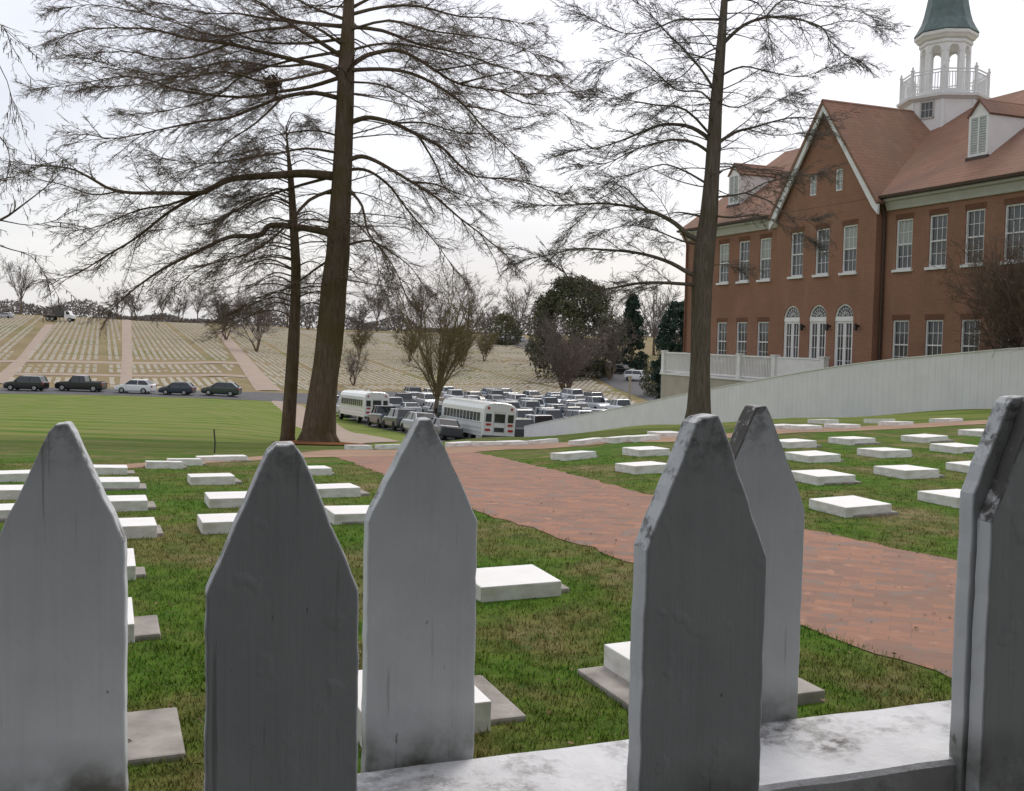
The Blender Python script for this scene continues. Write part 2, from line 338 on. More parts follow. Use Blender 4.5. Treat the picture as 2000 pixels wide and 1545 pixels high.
strip('cross_path', [hit(-60, 935), hit(200, 920), hit(380, 906), hit(560, 896), hit(640, 893), hit(900, 887), hit(1000, 878), hit(1290, 864), hit(1550, 846), hit(1850, 833), hit(2150, 822)],
      [hit(-60, 928), hit(200, 911), hit(380, 899), hit(560, 889), hit(640, 879), hit(900, 873), hit(1000, 867), hit(1290, 855), hit(1550, 837), hit(1850, 825), hit(2150, 815)], M['gravel_path'], .02, 'brown brick walk crossing behind the graves', 90, 8)
strip('lawn_path', [hit(528, 783), hit(548, 800), hit(590, 838), hit(660, 862), hit(700, 868)], [hit(556, 781), hit(600, 797), hit(660, 828), hit(720, 850), hit(785, 863)], M['hill_path'], .03, 'pinkish walk between the lawn and the buses', 60, 8)
U = lambda px, Y: ((px - 1000) / F * Y, Y)
strip('car_park', [U(640, 122), U(668, 112), U(705, 96), U(765, 82), U(850, 69), U(1000, 60), U(1100, 60), U(1260, 66)],
      [U(640, 156), U(680, 158), U(750, 160), U(850, 161), U(930, 161), U(1010, 152), U(1120, 138), U(1240, 122)], M['asphalt'], .06, 'grey asphalt car park in the dip', 90, 60, 'car park')
strip('road', [hit(-200, 768), hit(0, 769), hit(240, 773), hit(440, 780), hit(560, 786), hit(640, 792)], [hit(-200, 757), hit(0, 757), hit(240, 760), hit(440, 766), hit(560, 768), hit(640, 769)], M['asphalt'], .05, 'narrow road behind the green lawn', 80, 8, 'road')
strip('grass_island', [hit(762, 803), hit(830, 809)], [hit(770, 791), hit(832, 797)], M['hill'], .10, 'brown grass island between the parked cars', 20, 5, 'grass')
strip('hill_road', [hit(940, 664), hit(1010, 678), hit(1080, 699), hit(1150, 728), hit(1200, 758), hit(1290, 792)], [hit(940, 652), hit(1010, 659), hit(1080, 676), hit(1180, 712), hit(1240, 735), hit(1310, 765)], M['asphalt'], .12, 'road climbing the hill beside the dark trees', 60, 10, 'road')
strip('hill_path', [hit(232, 762), hit(238, 700), hit(238, 618)], [hit(258, 762), hit(259, 700), hit(254, 618)], M['hill_path'], .1, 'straight pink path up the hillside', 60, 4)
strip('hill_path', [hit(-30, 750), hit(35, 700), hit(88, 634)], [hit(10, 750), hit(60, 700), hit(106, 634)], M['hill_path'], .1, 'slanting pink path at the left of the hillside', 60, 4)
strip('hill_path', [hit(500, 764), hit(462, 705), hit(418, 645)], [hit(552, 764), hit(492, 705), hit(436, 645)], M['hill_path'], .1, 'pink path up the hillside behind the bare trees', 60, 4)
for y_, l_ in ((709, 'upper'), (734, 'lower')):
    strip('hill_path', [hit(-30, y_), hit(230, y_+2), hit(480, y_+4)], [hit(-30, y_-4), hit(230, y_-2), hit(480, y_)], M['hill_path'], .09, l_ + ' thin level path crossing the hillside graves', 60, 3)
# mulch round the big trees
b = MB(); c0 = hit(622, 868); vs = [(c0.x+.1, c0.y-.2, H(c0.x, c0.y) + .10)]; K = 40
for rr, zz in ((.5, .09), (1.0, .03)):
    for k in range(K):
        a_ = 2*math.pi*k/K; r_ = rr*(1.25 + .18*math.sin(3*a_) + .1*random.random()); x = c0.x+.1+r_*1.15*math.cos(a_); y = c0.y-.2+r_*1.5*math.sin(a_); vs.append((x, y, H(x, y) + zz))
b.add(vs, [(0, 1+k, 1+(k+1)%K) for k in range(K)] + [(1+k, 1+K+k, 1+K+(k+1)%K, 1+(k+1)%K) for k in range(K)])
tag(b.build('mulch_bed', M['mulch'], smooth=True), 'reddish mulch bed at the foot of the biggest tree', 'mulch', kind='stuff')
# ------------------------------------------------------------------ brick building
B = empty('brick_building', W2(31, 38.57), A)
tag(B, 'long two storey red brick building with tiled roof, gabled centre bay and white cupola', 'building')
def wall_grid(b, X, y0, y1, z0, z1, ops, depth=.16, mi=0, roof=None):
    """front wall facing -x with real openings (y0,y1,z0,z1) and their reveals"""
    ysx = sorted({y0, y1, *[o[0] for o in ops], *[o[1] for o in ops]}); zsx = sorted({z0, z1, *[o[2] for o in ops], *[o[3] for o in ops]})
    for i in range(len(ysx)-1):
        for j in range(len(zsx)-1):
            yc, zc = (ysx[i]+ysx[i+1])/2, (zsx[j]+zsx[j+1])/2
            if any(o[0] < yc < o[1] and o[2] < zc < o[3] for o in ops): continue
            b.add([(X, ysx[i], zsx[j]), (X, ysx[i+1], zsx[j]), (X, ysx[i+1], zsx[j+1]), (X, ysx[i], zsx[j+1])], [(0,3,2,1)], mi)
    for (a0, a1, c0_, c1_) in ops:
        q = [(a0, c0_), (a1, c0_), (a1, c1_), (a0, c1_)]
        for k in range(4):
            p, r = q[k], q[(k+1) % 4]
            b.add([(X, p[0], p[1]), (X, r[0], r[1]), (X+depth, r[0], r[1]), (X+depth, p[0], p[1])], [(0,1,2,3)], mi)
def window(X, yc, z0, z1, wd, cols=3, rows=2, blind=0, sill=True, sash=True):
    y0, y1 = yc-wd/2, yc+wd/2; b = MB(); xa, xb = X+.045, X+.15; t = .065
    b.bb((xa, y0, z0), (xb, y0+t, z1)); b.bb((xa, y1-t, z0), (xb, y1, z1)); b.bb((xa, y0+t, z1-t), (xb, y1-t, z1)); b.bb((xa, y0+t, z0), (xb, y1-t, z0+t))
    zm = (z0+z1)/2
    secs = [(z0+t, zm-.03), (zm+.03, z1-t)] if sash else [(z0+t, z1-t)]
    if sash: b.bb((xa+.02, y0+t, zm-.028), (xb-.01, y1-t, zm+.028))
    for (s0, s1) in secs:
        for k in range(1, cols): yv = y0+t+(wd-2*t)*k/cols; b.bb((xa+.05, yv-.011, s0), (xb-.02, yv+.011, s1))
        for k in range(1, rows): zv = s0+(s1-s0)*k/rows; b.bb((xa+.052, y0+t, zv-.011), (xb-.022, y1-t, zv+.011))
    f = b.build('window', M['white_trim'], B)
    g = MB(); g.bb((X+.118, y0+t, z0+t), (X+.126, y1-t, z1-t)); g.build('pane', M['glass'], f)
    if blind: g = MB(); g.bb((X+.108, y0+t, z1-t-(z1-z0)*blind), (X+.1165, y1-t, z1-t)); g.build('blind', M['blind'], f)
    if sill:
        g = MB(); g.bb((X-.10, y0-.10, z0-.11), (X+.04, y1+.10, z0-.004)); g.build('sill', M['white_trim'], f)
        g = MB(); g.bb((X-.004, y0-.06, z1+.002), (X+.02, y1+.06, z1+.23)); g.build('lintel', M['lintel'], f)
    return f
plain('lintel', (.15,.075,.048), .9, .1, .25, 9)
ZE, ZR, WW = 7.62, 12.45, .93
wy = [-4.70-1.86*k for k in range(13)]; ly = [4.95, 6.8, 8.65, 10.5]
# right and left wings
b = MB(); zlo = -6.5
ow = [(y-WW/2, y+WW/2, 4.62, 6.70) for y in wy+ly] + [(y-WW/2, y+WW/2, .45, 2.50) for y in wy+ly]
wall_grid(b, 0, -29.5, -3.42, zlo, ZE, [o for o in ow if o[0] < -3.5]); wall_grid(b, 0, 3.48, 12.4, zlo, ZE, [o for o in ow if o[0] > 3.5])
b.bb((.16, -29.5, zlo), (.30, -3.42, ZE)); b.bb((.16, 3.48, zlo), (.30, 12.4, ZE))            # the inner face that closes the rooms
for s_, yy_ in ((-1, -29.5), (1, 12.4)):                                                          # end gables
    b.add([(0, yy_, zlo), (13.5, yy_, zlo), (13.5, yy_, ZE), (6.75, yy_, 12.2), (0, yy_, ZE)], [(0,1,2,3,4)])
b.add([(13.5, -29.5, zlo), (13.5, 12.4, zlo), (13.5, 12.4, ZE), (13.5, -29.5, ZE)], [(0,1,2,3)])
wo_ = b.build('wall', M['brick_wall'], B)
for i, y in enumerate(wy+ly):
    window(0, y, 4.62, 6.70, WW, blind={0: .5, 4: .3, 7: .5, 13: .5, 15: .4}.get(i, 0)); window(0, y, .45, 2.50, WW)
# gabled centre bay
GX = -.40; b = MB(); sl_ = 1.31; g0, g1 = -3.47, 3.47
gw = [-1.82, .03, 1.88]; dw = [-1.62, .18, 2.10]; DW = 1.22; aw = [-.95, .86]
ops = [(y-WW/2, y+WW/2, 4.62, 6.70) for y in gw] + [(y-DW/2, y+DW/2, -.32, 3.24) for y in dw]
wall_grid(b, GX, g0, g1, zlo, 7.7, ops)
cuts = sorted([g0, 0, g1] + [y+s_*.25 for y in aw for s_ in (-1, 1)]); top = lambda y: 12.35 - sl_*abs(y)
for i in range(len(cuts)-1):
    ya, yb = cuts[i], cuts[i+1]; inw = any(abs((ya+yb)/2 - y) < .2 for y in aw)
    if inw:
        b.add([(GX, ya, 7.7), (GX, yb, 7.7), (GX, yb, 8.3), (GX, ya, 8.3)], [(0,3,2,1)]); b.add([(GX, ya, 9.28), (GX, yb, 9.28), (GX, yb, top(yb)), (GX, ya, top(ya))], [(0,3,2,1)])
        for (p, q) in (((ya, 8.3), (yb, 8.3)), ((yb, 8.3), (yb, 9.28)), ((yb, 9.28), (ya, 9.28)), ((ya, 9.28), (ya, 8.3))):
            b.add([(GX, *p), (GX, *q), (GX+.16, *q), (GX+.16, *p)], [(0,1,2,3)])
    else: b.add([(GX, ya, 7.7), (GX, yb, 7.7), (GX, yb, max(top(yb), 7.71)), (GX, ya, max(top(ya), 7.71))], [(0,3,2,1)])
for y in (g0, g1): b.add([(GX, y, zlo), (.0, y, zlo), (.0, y, 7.75), (GX, y, 7.75)], [(0,1,2,3)])
for y in dw:     # brick between the fanlight arch and its square opening
    r_ = DW/2; zc = 3.24 - r_
    for s_ in (-1, 1):
        arc = [(y + s_*r_*math.cos(k*math.pi/16), zc + r_*math.sin(k*math.pi/16)) for k in range(9)]
        b.prism([(y+s_*r_, 3.24)] + [(p[0], p[1]) for p in arc], GX+.001, GX+.16, 'x')
b.bb((GX+.17, g0+.05, zlo), (GX+.25, g1-.05, 7.7)); b.prism([(g0+.3, 7.7), (g1-.3, 7.7), (0, 12.0)], GX+.17, GX+.25, 'x')
b.build('gable_wall', M['brick_wall'], B)
for i, y in enumerate(gw): window(GX, y, 4.62, 6.70, WW, blind=.45 if i == 0 else 0)
for y in aw: window(GX, y, 8.3, 9.28, .5, 2, 3, blind=.9, sill=False, sash=False)
for y in dw:
    r_ = DW/2; zc = 3.24-r_; xa, xb = GX+.05, GX+.15; b = MB(); t = .07
    b.bb((xa, y-r_, -.32), (xb, y-r_+t, zc)); b.bb((xa, y+r_-t, -.32), (xb, y+r_, zc)); b.bb((xa-.02, y-r_+.001, zc-.16), (xb, y+r_-.001, zc+.05))
    n_ = 14; arc = [(math.cos(math.pi*k/n_), math.sin(math.pi*k/n_)) for k in range(n_+1)]
    for k in range(n_):
        p, q = arc[k], arc[k+1]
        b.add([(xa, y+r_*p[0], zc+r_*p[1]), (xa, y+r_*q[0], zc+r_*q[1]), (xa, y+(r_-t)*q[0], zc+(r_-t)*q[1]), (xa, y+(r_-t)*p[0], zc+(r_-t)*p[1]),
               (xb, y+r_*p[0], zc+r_*p[1]), (xb, y+r_*q[0], zc+r_*q[1]), (xb, y+(r_-t)*q[0], zc+(r_-t)*q[1]), (xb, y+(r_-t)*p[0], zc+(r_-t)*p[1])], [(0,3,2,1), (2,3,7,6), (4,5,6,7), (0,1,5,4)])
    for k in range(1, 8):
        a_ = math.pi*k/8; b.tube([(xa+.04, y+.1*math.cos(a_), zc+.05+.1*math.sin(a_)), (xa+.04, y+(r_-t)*math.cos(a_), zc+(r_-t)*math.sin(a_))], [.012]*2, 4)
    for rr in (.22, .40): b.tube([(xa+.04, y+rr*math.cos(math.pi*k/10), zc+.05+rr*.92*math.sin(math.pi*k/10)) for k in range(11)], [.011]*11, 4, cap=False)
    d = b.build('french_door', M['white_paint'], B)
    for s_ in (-1, 1):
        b = MB(); ya, yb = sorted((y+s_*.012, y+s_*(r_-t-.005))); z0, z1 = -.30, zc-.165; xx0, xx1 = GX+.07, GX+.12
        b.bb((xx0, ya, z0), (xx1, ya+.075, z1)); b.bb((xx0, yb-.075, z0), (xx1, yb, z1)); b.bb((xx0, ya+.075, z1-.09), (xx1, yb-.075, z1)); b.bb((xx0, ya+.075, z0), (xx1, yb-.075, z0+.45))
        b.bb((xx0+.01, (ya+yb)/2-.012, z0+.45), (xx1-.01, (ya+yb)/2+.012, z1-.09))
        for k in range(1, 4): zz = z0+.45+(z1-.09-z0-.45)*k/4; b.bb((xx0+.012, ya+.075, zz-.014), (xx1-.012, yb-.075, zz+.014))
        b.build('door_leaf', M['white_paint'], d)
    g = MB(); g.bb((GX+.121, y-r_+.02, -.3), (GX+.128, y+r_-.02, 3.22)); g.build('pane', M['glass'], d)
for y in (-2.62, -.72, 1.12):
    b = MB(); b.prism([(y-.05, 2.05), (y+.05, 2.05), (y+.07, 2.28), (y, 2.36), (y-.07, 2.28)], GX-.24, GX-.12, 'x'); b.bb((GX-.12, y-.03, 2.2), (GX, y+.03, 2.3)); b.build('wall_lamp', M['lamp_black'], B)
# roofs
def slab(pts, th):
    p = [Vector(q) for q in pts]; nrm = (p[1]-p[0]).cross(p[2]-p[0]).normalized()
    if nrm.z < 0: nrm = -nrm
    n_ = len(p); return [tuple(q) for q in p] + [tuple(q - nrm*th) for q in p], [tuple(range(n_)), tuple(range(2*n_-1, n_-1, -1))] + [(i, n_+i, n_+(i+1) % n_, (i+1) % n_) for i in range(n_)]
b = MB(); rz = ZR
b.add(*slab([(-.42, -30, 7.74), (6.75, -30, rz+.35), (6.75, 12.8, rz+.35), (-.42, 12.8, 7.74)], .14))
b.add(*slab([(13.92, -30, 7.74), (6.75, -30, rz+.348), (6.75, 12.8, rz+.348), (13.92, 12.8, 7.74)], .14))
rf = b.build('roof', M['roof_tile'], B)
b = MB(); zr = 12.52
for s_ in (-1, 1): b.add(*slab([(-.72, 0, zr), (6.6, 0, zr), (-.30, s_*3.86, zr-sl_*3.86), (-.72, s_*3.86, zr-sl_*3.86)], .13))
b.build('gable_roof', M['roof_tile'], B)
for s_ in (-1, 1):
    b = MB(); th = .26 ; b.prism([(0, zr-.17), (s_*3.80, zr-.17-sl_*3.80), (s_*3.80, zr-.17-sl_*3.80-.42), (s_*3.45, zr-.17-sl_*3.45-.55), (0, zr-.17-.36)], -.665, -.56, 'x'); b.build('rake_board', M['white_trim'], B)
    b = MB(); b.add(*slab([(-.56, 0, zr-.175), (GX+.002, 0, zr-.175), (GX+.002, s_*3.75, zr-.175-sl_*3.75), (-.56, s_*3.75, zr-.175-sl_*3.75)], .05)); b.build('rake_soffit', M['white_trim'], B)
for (ya, yb) in ((-29.9, -3.72), (3.72, 12.7)):
    b = MB(); b.prism([(-.02, 7.60), (-.36, 7.60), (-.36, 7.50), (-.24, 7.46), (-.14, 7.26), (-.10, 7.14), (-.02, 7.12)], ya, yb, 'y')
    b.build('cornice', M['grey_trim'], B)
    b = MB(); b.prism([(-.40, 7.60), (-.56, 7.62), (-.58, 7.73), (-.43, 7.72)], ya, yb, 'y'); b.build('gutter', M['gutter'], B)
plain('copper_pipe', (.16,.055,.025), .6, .4, .2)
for y in (-3.62, -12.9, 12.30):
    b = MB(); b.tube([(-.47, y, 7.62), (-.2, y, 7.2), (-.10, y, 6.9), (-.10, y, zlo)], [.055]*4, 8); b.build('downspout', M['copper_pipe'] if y > 5 else M['gutter'], B)
# dormers
for y in (-7.2, -20.0, 9.75):
    X0 = 1.27; hw = .50; b = MB(); rz_ = lambda x: 7.74 + .7036*(x+.42)
    xe, xr = (10.62-7.74)/.7036-.42, (11.2-7.74)/.7036-.42
    b.add([(X0, y-hw, rz_(X0)-.1), (X0, y+hw, rz_(X0)-.1), (X0, y+hw, 10.62), (X0, y, 11.18), (X0, y-hw, 10.62)], [(0,1,2,3,4)])
    for s_ in (-1, 1): b.add([(X0, y+s_*hw, rz_(X0)-.1), (xe, y+s_*hw, 10.55), (X0, y+s_*hw, 10.62)], [(0,1,2)]); b.add([(X0, y+s_*hw, 10.62), (xe, y+s_*hw, 10.55), (xe, y+s_*hw, 10.62)], [(0,1,2)])
    d = b.build('dormer', M['siding'], B)
    b = MB()
    for s_ in (-1, 1): b.add(*slab([(X0-.1, y, 11.27), (xr+.15, y, 11.27), (xe+.1, y+s_*(hw+.1), 10.60), (X0-.1, y+s_*(hw+.1), 10.60)], .07))
    b.build('dormer_roof', M['roof_tile'], d)
    b = MB(); b.bb((X0-.05, y-hw, 10.52), (X0-.001, y+hw, 10.62)); b.bb((X0-.045, y-.035, 9.12), (X0-.001, y+.035, 10.52))
    for s_ in (-1, 1): b.bb((X0-.045, y+s_*.44-.06, 9.0), (X0-.001, y+s_*.44+.06, 10.52))
    b.bb((X0-.046, y-hw, 9.0), (X0-.001, y+hw, 9.12)); b.build('dormer_trim', M['white_trim'], d)
    for s_ in (-1, 1):
        b = MB(); ya, yb = sorted((y+s_*.037, y+s_*.378))
        for k in range(14): zz = 9.14+k*.1; b.add([(X0-.01, ya, zz+.09), (X0-.01, yb, zz+.09), (X0-.042, yb, zz+.01), (X0-.042, ya, zz+.01)], [(0,1,2,3)])
        b.bb((X0-.006, ya, 9.13), (X0-.002, yb, 10.52)); b.build('louver', M['louver'], d)
    b = MB(); b.bb((X0-.12, y-hw-.05, rz_(X0)-.09), (X0-.002, y+hw+.05, rz_(X0)+.06)); b.build('flashing', M['gutter'], d)
# cupola
CX = 6.35
def octo(r, z, k0=0., n_=8): return [(CX + r*math.cos(2*math.pi*k/n_+k0), r*math.sin(2*math.pi*k/n_+k0), z) for k in range(n_)]
def lathe8(prof, name, mat, par, n_=8):
    b = MB(); vs = [p for (r, z) in prof for p in octo(r, z, 0, n_)]
    fs = [(i*n_+k, i*n_+(k+1) % n_, (i+1)*n_+(k+1) % n_, (i+1)*n_+k) for i in range(len(prof)-1) for k in range(n_)]
    fs += [tuple(range(n_))[::-1], tuple((len(prof)-1)*n_+k for k in range(n_))]
    b.add(vs, fs); return b.build(name, mat, par)
cb = lathe8([(1.86, 10.4), (1.86, 12.92)], 'cupola_base', M['siding'], B)
lathe8([(1.9, 12.86), (2.0, 12.93), (2.10, 12.98), (2.12, 13.10), (1.9, 13.13)], 'cupola_cornice', M['white_trim'], B)
def facemat(ang, r):   # local frame on an octagon face: x' along the face, y' outwards, z up
    return Matrix.Translation((CX, 0, 0)) @ Matrix.Rotation(ang - math.pi/2, 4, 'Z') @ Matrix.Translation((0, r*math.cos(math.pi/8), 0))
for ang in (R(202.5), R(292.5), R(22.5), R(112.5)):
    Mx = facemat(ang, 1.86); b = MB()
    for (c_, d_) in (((-.3, .02, 12.43), (.07, .06, .82)), ((.3, .02, 12.43), (.07, .06, .82)), ((0, .02, 12.80), (.53, .06, .08)), ((0, .02, 12.05), (.67, .06, .07)), ((-.09, .015, 12.42), (.025, .04, .68)), ((.09, .015, 12.42), (.025, .04, .68)), ((0, .018, 12.42), (.53, .035, .03))): b.box(c_, d_, M=Mx)
    f = b.build('cupola_window', M['grey_trim'], B); g = MB(); g.box((0, .006, 12.42), (.53, .008, .68), M=Mx); g.build('pane', M['glass'], f)
for k in range(8):      # corner boards
    b = MB(); b.box((0, 0, 0), (.14, .14, 1.9), M=Matrix.Translation((CX+1.83*math.cos(k*math.pi/4), 1.83*math.sin(k*math.pi/4), 11.9)) @ Matrix.Rotation(k*math.pi/4, 4, 'Z')); b.build('corner_board', M['white_trim'], cb)
bl = empty('cupola_balustrade', (CX, 0, 13.1)); bl.parent = B; rB = 1.93
for k in range(8):
    a0, a1 = k*math.pi/4, (k+1)*math.pi/4; p, q = Vector((rB*math.cos(a0), rB*math.sin(a0), 0)), Vector((rB*math.cos(a1), rB*math.sin(a1), 0))
    b = MB(); b.box((p.x, p.y, .60), (.11, .11, 1.2), a0); b.box((p.x, p.y, 1.22), (.15, .15, .05), a0); b.tube([(p.x, p.y, 1.25), (p.x, p.y, 1.29), (p.x, p.y, 1.36), (p.x, p.y, 1.42)], [.02, .05, .05, .01], 6); b.build('post', M['white_trim'], bl)
    b = MB(); L = (q-p).length; an = math.atan2(q.y-p.y, q.x-p.x); c = (p+q)/2
    for zz, hh in ((1.12, .05), (.98, .035), (.12, .05)): b.box((c.x, c.y, zz), (L-.11, .05, hh), an)
    for t_ in range(1, 11): v = p + (q-p)*t_/11; b.box((v.x, v.y, .55), (.03, .03, .83), an)
    b.build('rail', M['white_trim'], bl)
lathe8([(1.16, 13.10), (1.16, 13.5)], 'lantern_base', M['white_paint'], B)
ln = lathe8([(1.16, 15.62), (1.20, 15.66), (1.20, 15.78), (1.05, 15.8)], 'lantern_band', M['white_paint'], B)
fw8 = 2*1.13*math.sin(math.pi/8)
for k in range(8):
    Mx = facemat(k*math.pi/4+math.pi/8, 1.13); b = MB(); o = .245; zs = 15.30; t_ = .16
    b.box((0, -t_/2, 0), (0, 0, 0)) if False else None
    for s_ in (-1, 1):
        poly = [(s_*fw8/2, 13.5), (s_*o, 13.5), (s_*o, zs)] + [(s_*o*math.cos(j*math.pi/12), zs+o*math.sin(j*math.pi/12)) for j in range(1, 7)] + [(0, 15.63), (s_*fw8/2, 15.63)]
        n_ = len(poly); b.add([Mx @ Vector((p[0], 0, p[1])) for p in poly] + [Mx @ Vector((p[0]*.86, -t_, p[1])) for p in poly], [tuple(range(n_)), tuple(range(2*n_-1, n_-1, -1))] + [(i, n_+i, n_+(i+1) % n_, (i+1) % n_) for i in range(n_)])
        b.box((s_*(o+.03), .012, zs-.02), (.12, .05, .05), M=Mx)
    b.build('lantern_arch', M['white_paint'], B)
lathe8([(1.12, 15.78), (1.28, 15.86), (1.34, 15.95), (1.42, 16.02), (1.44, 16.14), (1.38, 16.18)], 'lantern_cornice', M['white_paint'], B)
lathe8([(1.43, 16.18), (1.45, 16.22), (1.28, 16.5), (1.13, 16.8), (1.03, 17.15), (.95, 17.55), (.88, 17.95), (.80, 18.35), (.68, 19.0), (.52, 19.7), (.36, 20.4), (.16, 21.3), (.04, 22.6)], 'cupola_roof', M['copper_green'], B)
# terrace in front of the doors
TR = empty('terrace', W2(31, 38.57), A); tag(TR, 'raised stucco terrace with white balustrade in front of the arched doors', 'terrace')
X0, X1, Y0, Y1, ZF = -2.1, -.41, -2.6, 11.35, -.42
b = MB(); b.bb((X0, Y0, zlo), (X1, Y1, ZF)); b.build('retaining_wall', M['stucco'], TR)
b = MB(); b.bb((X0-.06, Y0-.06, ZF+.002), (X1, Y1+.06, ZF+.10)); b.build('coping', M['white_trim'], TR)
runs = [((X0+.1, 11.2), (X0+.1, 7.5)), ((X0+.1, 7.5), (X0+.1, 3.9)), ((X0+.1, 3.9), (X0+.1, 1.1)), ((X0+.1, 1.1), (X0+.1, -2.4)), ((X0+.1, 11.2), (X1-.1, 11.2))]
for k, (p, q) in enumerate(runs):
    p, q = Vector((*p, 0)), Vector((*q, 0)); L = (q-p).length; an = math.atan2(q.y-p.y, q.x-p.x); c = (p+q)/2; zb = ZF+.1
    b = MB(); b.box((c.x, c.y, zb+1.10), (L-.2, .10, .07), an); b.box((c.x, c.y, zb+.10), (L-.2, .08, .07), an)
    if k == 3: b.box((c.x, c.y, zb+.6), (L-.2, .05, .92), an)
    else:
        m_ = int(L/.12)
        for t_ in range(1, m_): v = p + (q-p)*t_/m_; b.box((v.x, v.y, zb+.6), (.045, .045, .93), an)
    b.build('balustrade', M['white_paint'], TR)
for p in ((X0+.1, 11.2), (X0+.1, 7.5), (X0+.1, 3.9), (X0+.1, 1.1), (X0+.1, -2.4)):
    b = MB(); b.box((p[0], p[1], ZF+.1+.58), (.26, .26, 1.16)); b.box((p[0], p[1], ZF+.1+1.19), (.33, .33, .06)); b.box((p[0], p[1], ZF+.1+.08), (.31, .31, .16)); b.build('post', M['white_paint'], TR)
# ------------------------------------------------------------------ white board fence in the middle distance
ftop = [(8, 2.3), (16, 1.9), (22.9, 1.47), (24, 1.38), (29.8, .85), (34.5, .19), (42.4, -1.06), (49.2, -2.24), (59.6, -3.9), (63, -4.5)]
def ft(b_): return float(np.interp(b_, [p[0] for p in ftop], [p[1] for p in ftop]))
WF = empty('board_fence', W2(26, 38), A); tag(WF, 'tall white board fence running downhill between the graves and the brick building', 'fence')
bb_ = 9.0
while bb_ < 61.4:
    be = bb_ + 2.44; b = MB(); y = bb_; k = 0
    while y < be - .01:
        y2 = min(y + .1525, be); off = .0 if k % 2 else .003; c = W2(26, (y+y2)/2); zb = H(c.x, c.y) - .3
        x0 = -.012-off; z0, z1 = ft(y), ft(y2)
        b.add([(x0, y+.002-38, zb), (x0, y2-.002-38, zb), (x0, y2-.002-38, z1), (x0, y+.002-38, z0), (.012, y+.002-38, zb), (.012, y2-.002-38, zb), (.012, y2-.002-38, z1), (.012, y+.002-38, z0)], [(0,3,2,1), (4,5,6,7), (3,7,6,2), (0,1,5,4), (0,4,7,3), (1,2,6,5)]); y = y2; k += 1
    b.build('fence_panel', M['white_board'], WF)
    b = MB(); b.add([(sx, yv-38, ft(yv)+zz) for yv in (bb_+.002, be-.002) for (sx, zz) in ((-.045, .002), (.045, .002), (.045, .035), (-.045, .035))], [(0,1,2,3), (7,6,5,4), (0,4,5,1), (1,5,6,2), (2,6,7,3), (3,7,4,0)]); b.build('cap_rail', M['white_paint'], WF)
    c = W2(26, bb_); b = MB(); b.bb((.02, bb_-38-.06, H(c.x, c.y)-.4), (.14, bb_-38+.06, ft(bb_)-.04)); b.build('post', M['white_board'], WF)
    bb_ = be
# ------------------------------------------------------------------ picket fence close to the camera
PH = math.atan(.3); cp, sp = math.cos(PH), math.sin(PH)
def onplane(px, py, n_):     # where the picture's ray meets the upright plane at distance n_ of the fence line -> (s, z)
    d = ray(px, py); k = n_ / (-sp*d[0] + cp*d[1]); return k*(cp*d[0] + sp*d[1]), EYE + k*d[2]
PF = empty('picket_fence', (0, 0, 0), PH)
tag(PF, 'weathered white picket fence across the foreground with pickets on both sides of its rail', 'fence')
NN, NT, NF = .6725, .024, .8180
def picket(pl, pr, tip, n_, wtip=.020, seed=0, rot=0., th=NT, left_out=0, lab=None, mat='fence'):
    sl0, zl = onplane(*pl, n_); sr0, zr_ = onplane(*pr, n_); st, zt = onplane(*tip, n_)
    rs = random.Random(seed); hw = wtip/2; zs = [zl, zr_]
    out = [(sl0, -.05), (sl0-.001, .5), (sl0, zl-.004), (sl0+.004, zl+.006), (st-hw, zt-.006), (st-hw*.55, zt-.001), (st+hw*.55, zt), (st+hw, zt-.007), (sr0-.004, zr_+.006), (sr0, zr_-.004), (sr0+.001, .5), (sr0, -.05)]
    # refine the outline so its edge can be a little uneven
    pts = []
    for i in range(len(out)):
        p, q = Vector(out[i]), Vector(out[(i+1) % len(out)]); L = (q-p).length; m_ = max(1, int(L/.012)) if max(p.y, q.y) > 1.0 else 1
        for k in range(m_):
            v = p + (q-p)*k/m_; j = .0006 if v.y > 1.0 else 0; pts.append((v.x + rs.uniform(-j, j), v.y + rs.uniform(-j, j)))
    b = MB(); b.prism(pts, n_, n_+th, 'y'); o = b.build('picket', M[mat], PF); bevel(o, .0022, 3, 50)
    if lab: o['label'] = lab
    return o
sh = lambda y_: y_
picket((-12, 1058), (244, 1051), (120, 828), NF, .017, 1)
picket((401, 1150), (702, 1140), (558, 868), NN, .022, 2)
picket((719, 1012), (933, 1008), (832, 818), NF, .016, 3)
picket((1262, 1066), (1499, 1080), (1388, 812), NN, .022, 4)
picket((1400, 975), (1573, 985), (1490, 793), NF, .016, 5, mat='fence_mossy')
picket((1938, 1012), (2165, 1022), (2050, 772), NN, .024, 6, th=.017, mat='fence_mossy', lab='mossy edged picket nailed in front of another at the right edge')
picket((1903, 955), (2120, 962), (1992, 774), NN+.0175, .022, 7, th=.017, lab='picket doubled up behind the mossy edged one')
_sn, _sf = onplane(558, 868, NN)[0], onplane(120, 828, NF)[0]; _rn, _rf = onplane(2012, 776, NN)[0], onplane(1490, 793, NF)[0]
for k, (s0, n_, zt) in enumerate([(_sn-.30, NN, 1.42), (_sf-.29, NF, 1.42), (_sn-.60, NN, 1.41), (_rf+.31, NF, 1.445), (_rn+.30, NN, 1.462), (_rf+.61, NF, 1.455)]):
    wd_ = .097 if n_ == NN else .090; rs = random.Random(k+30); b = MB()
    b.prism([(s0-wd_/2, -.05), (s0+wd_/2, -.05), (s0+wd_/2, zt-.09), (s0+.01, zt), (s0-.01, zt), (s0-wd_/2, zt-.09)], n_, n_+NT, 'y'); bevel(b.build('picket', M['fence'], PF), .0022, 3, 50)
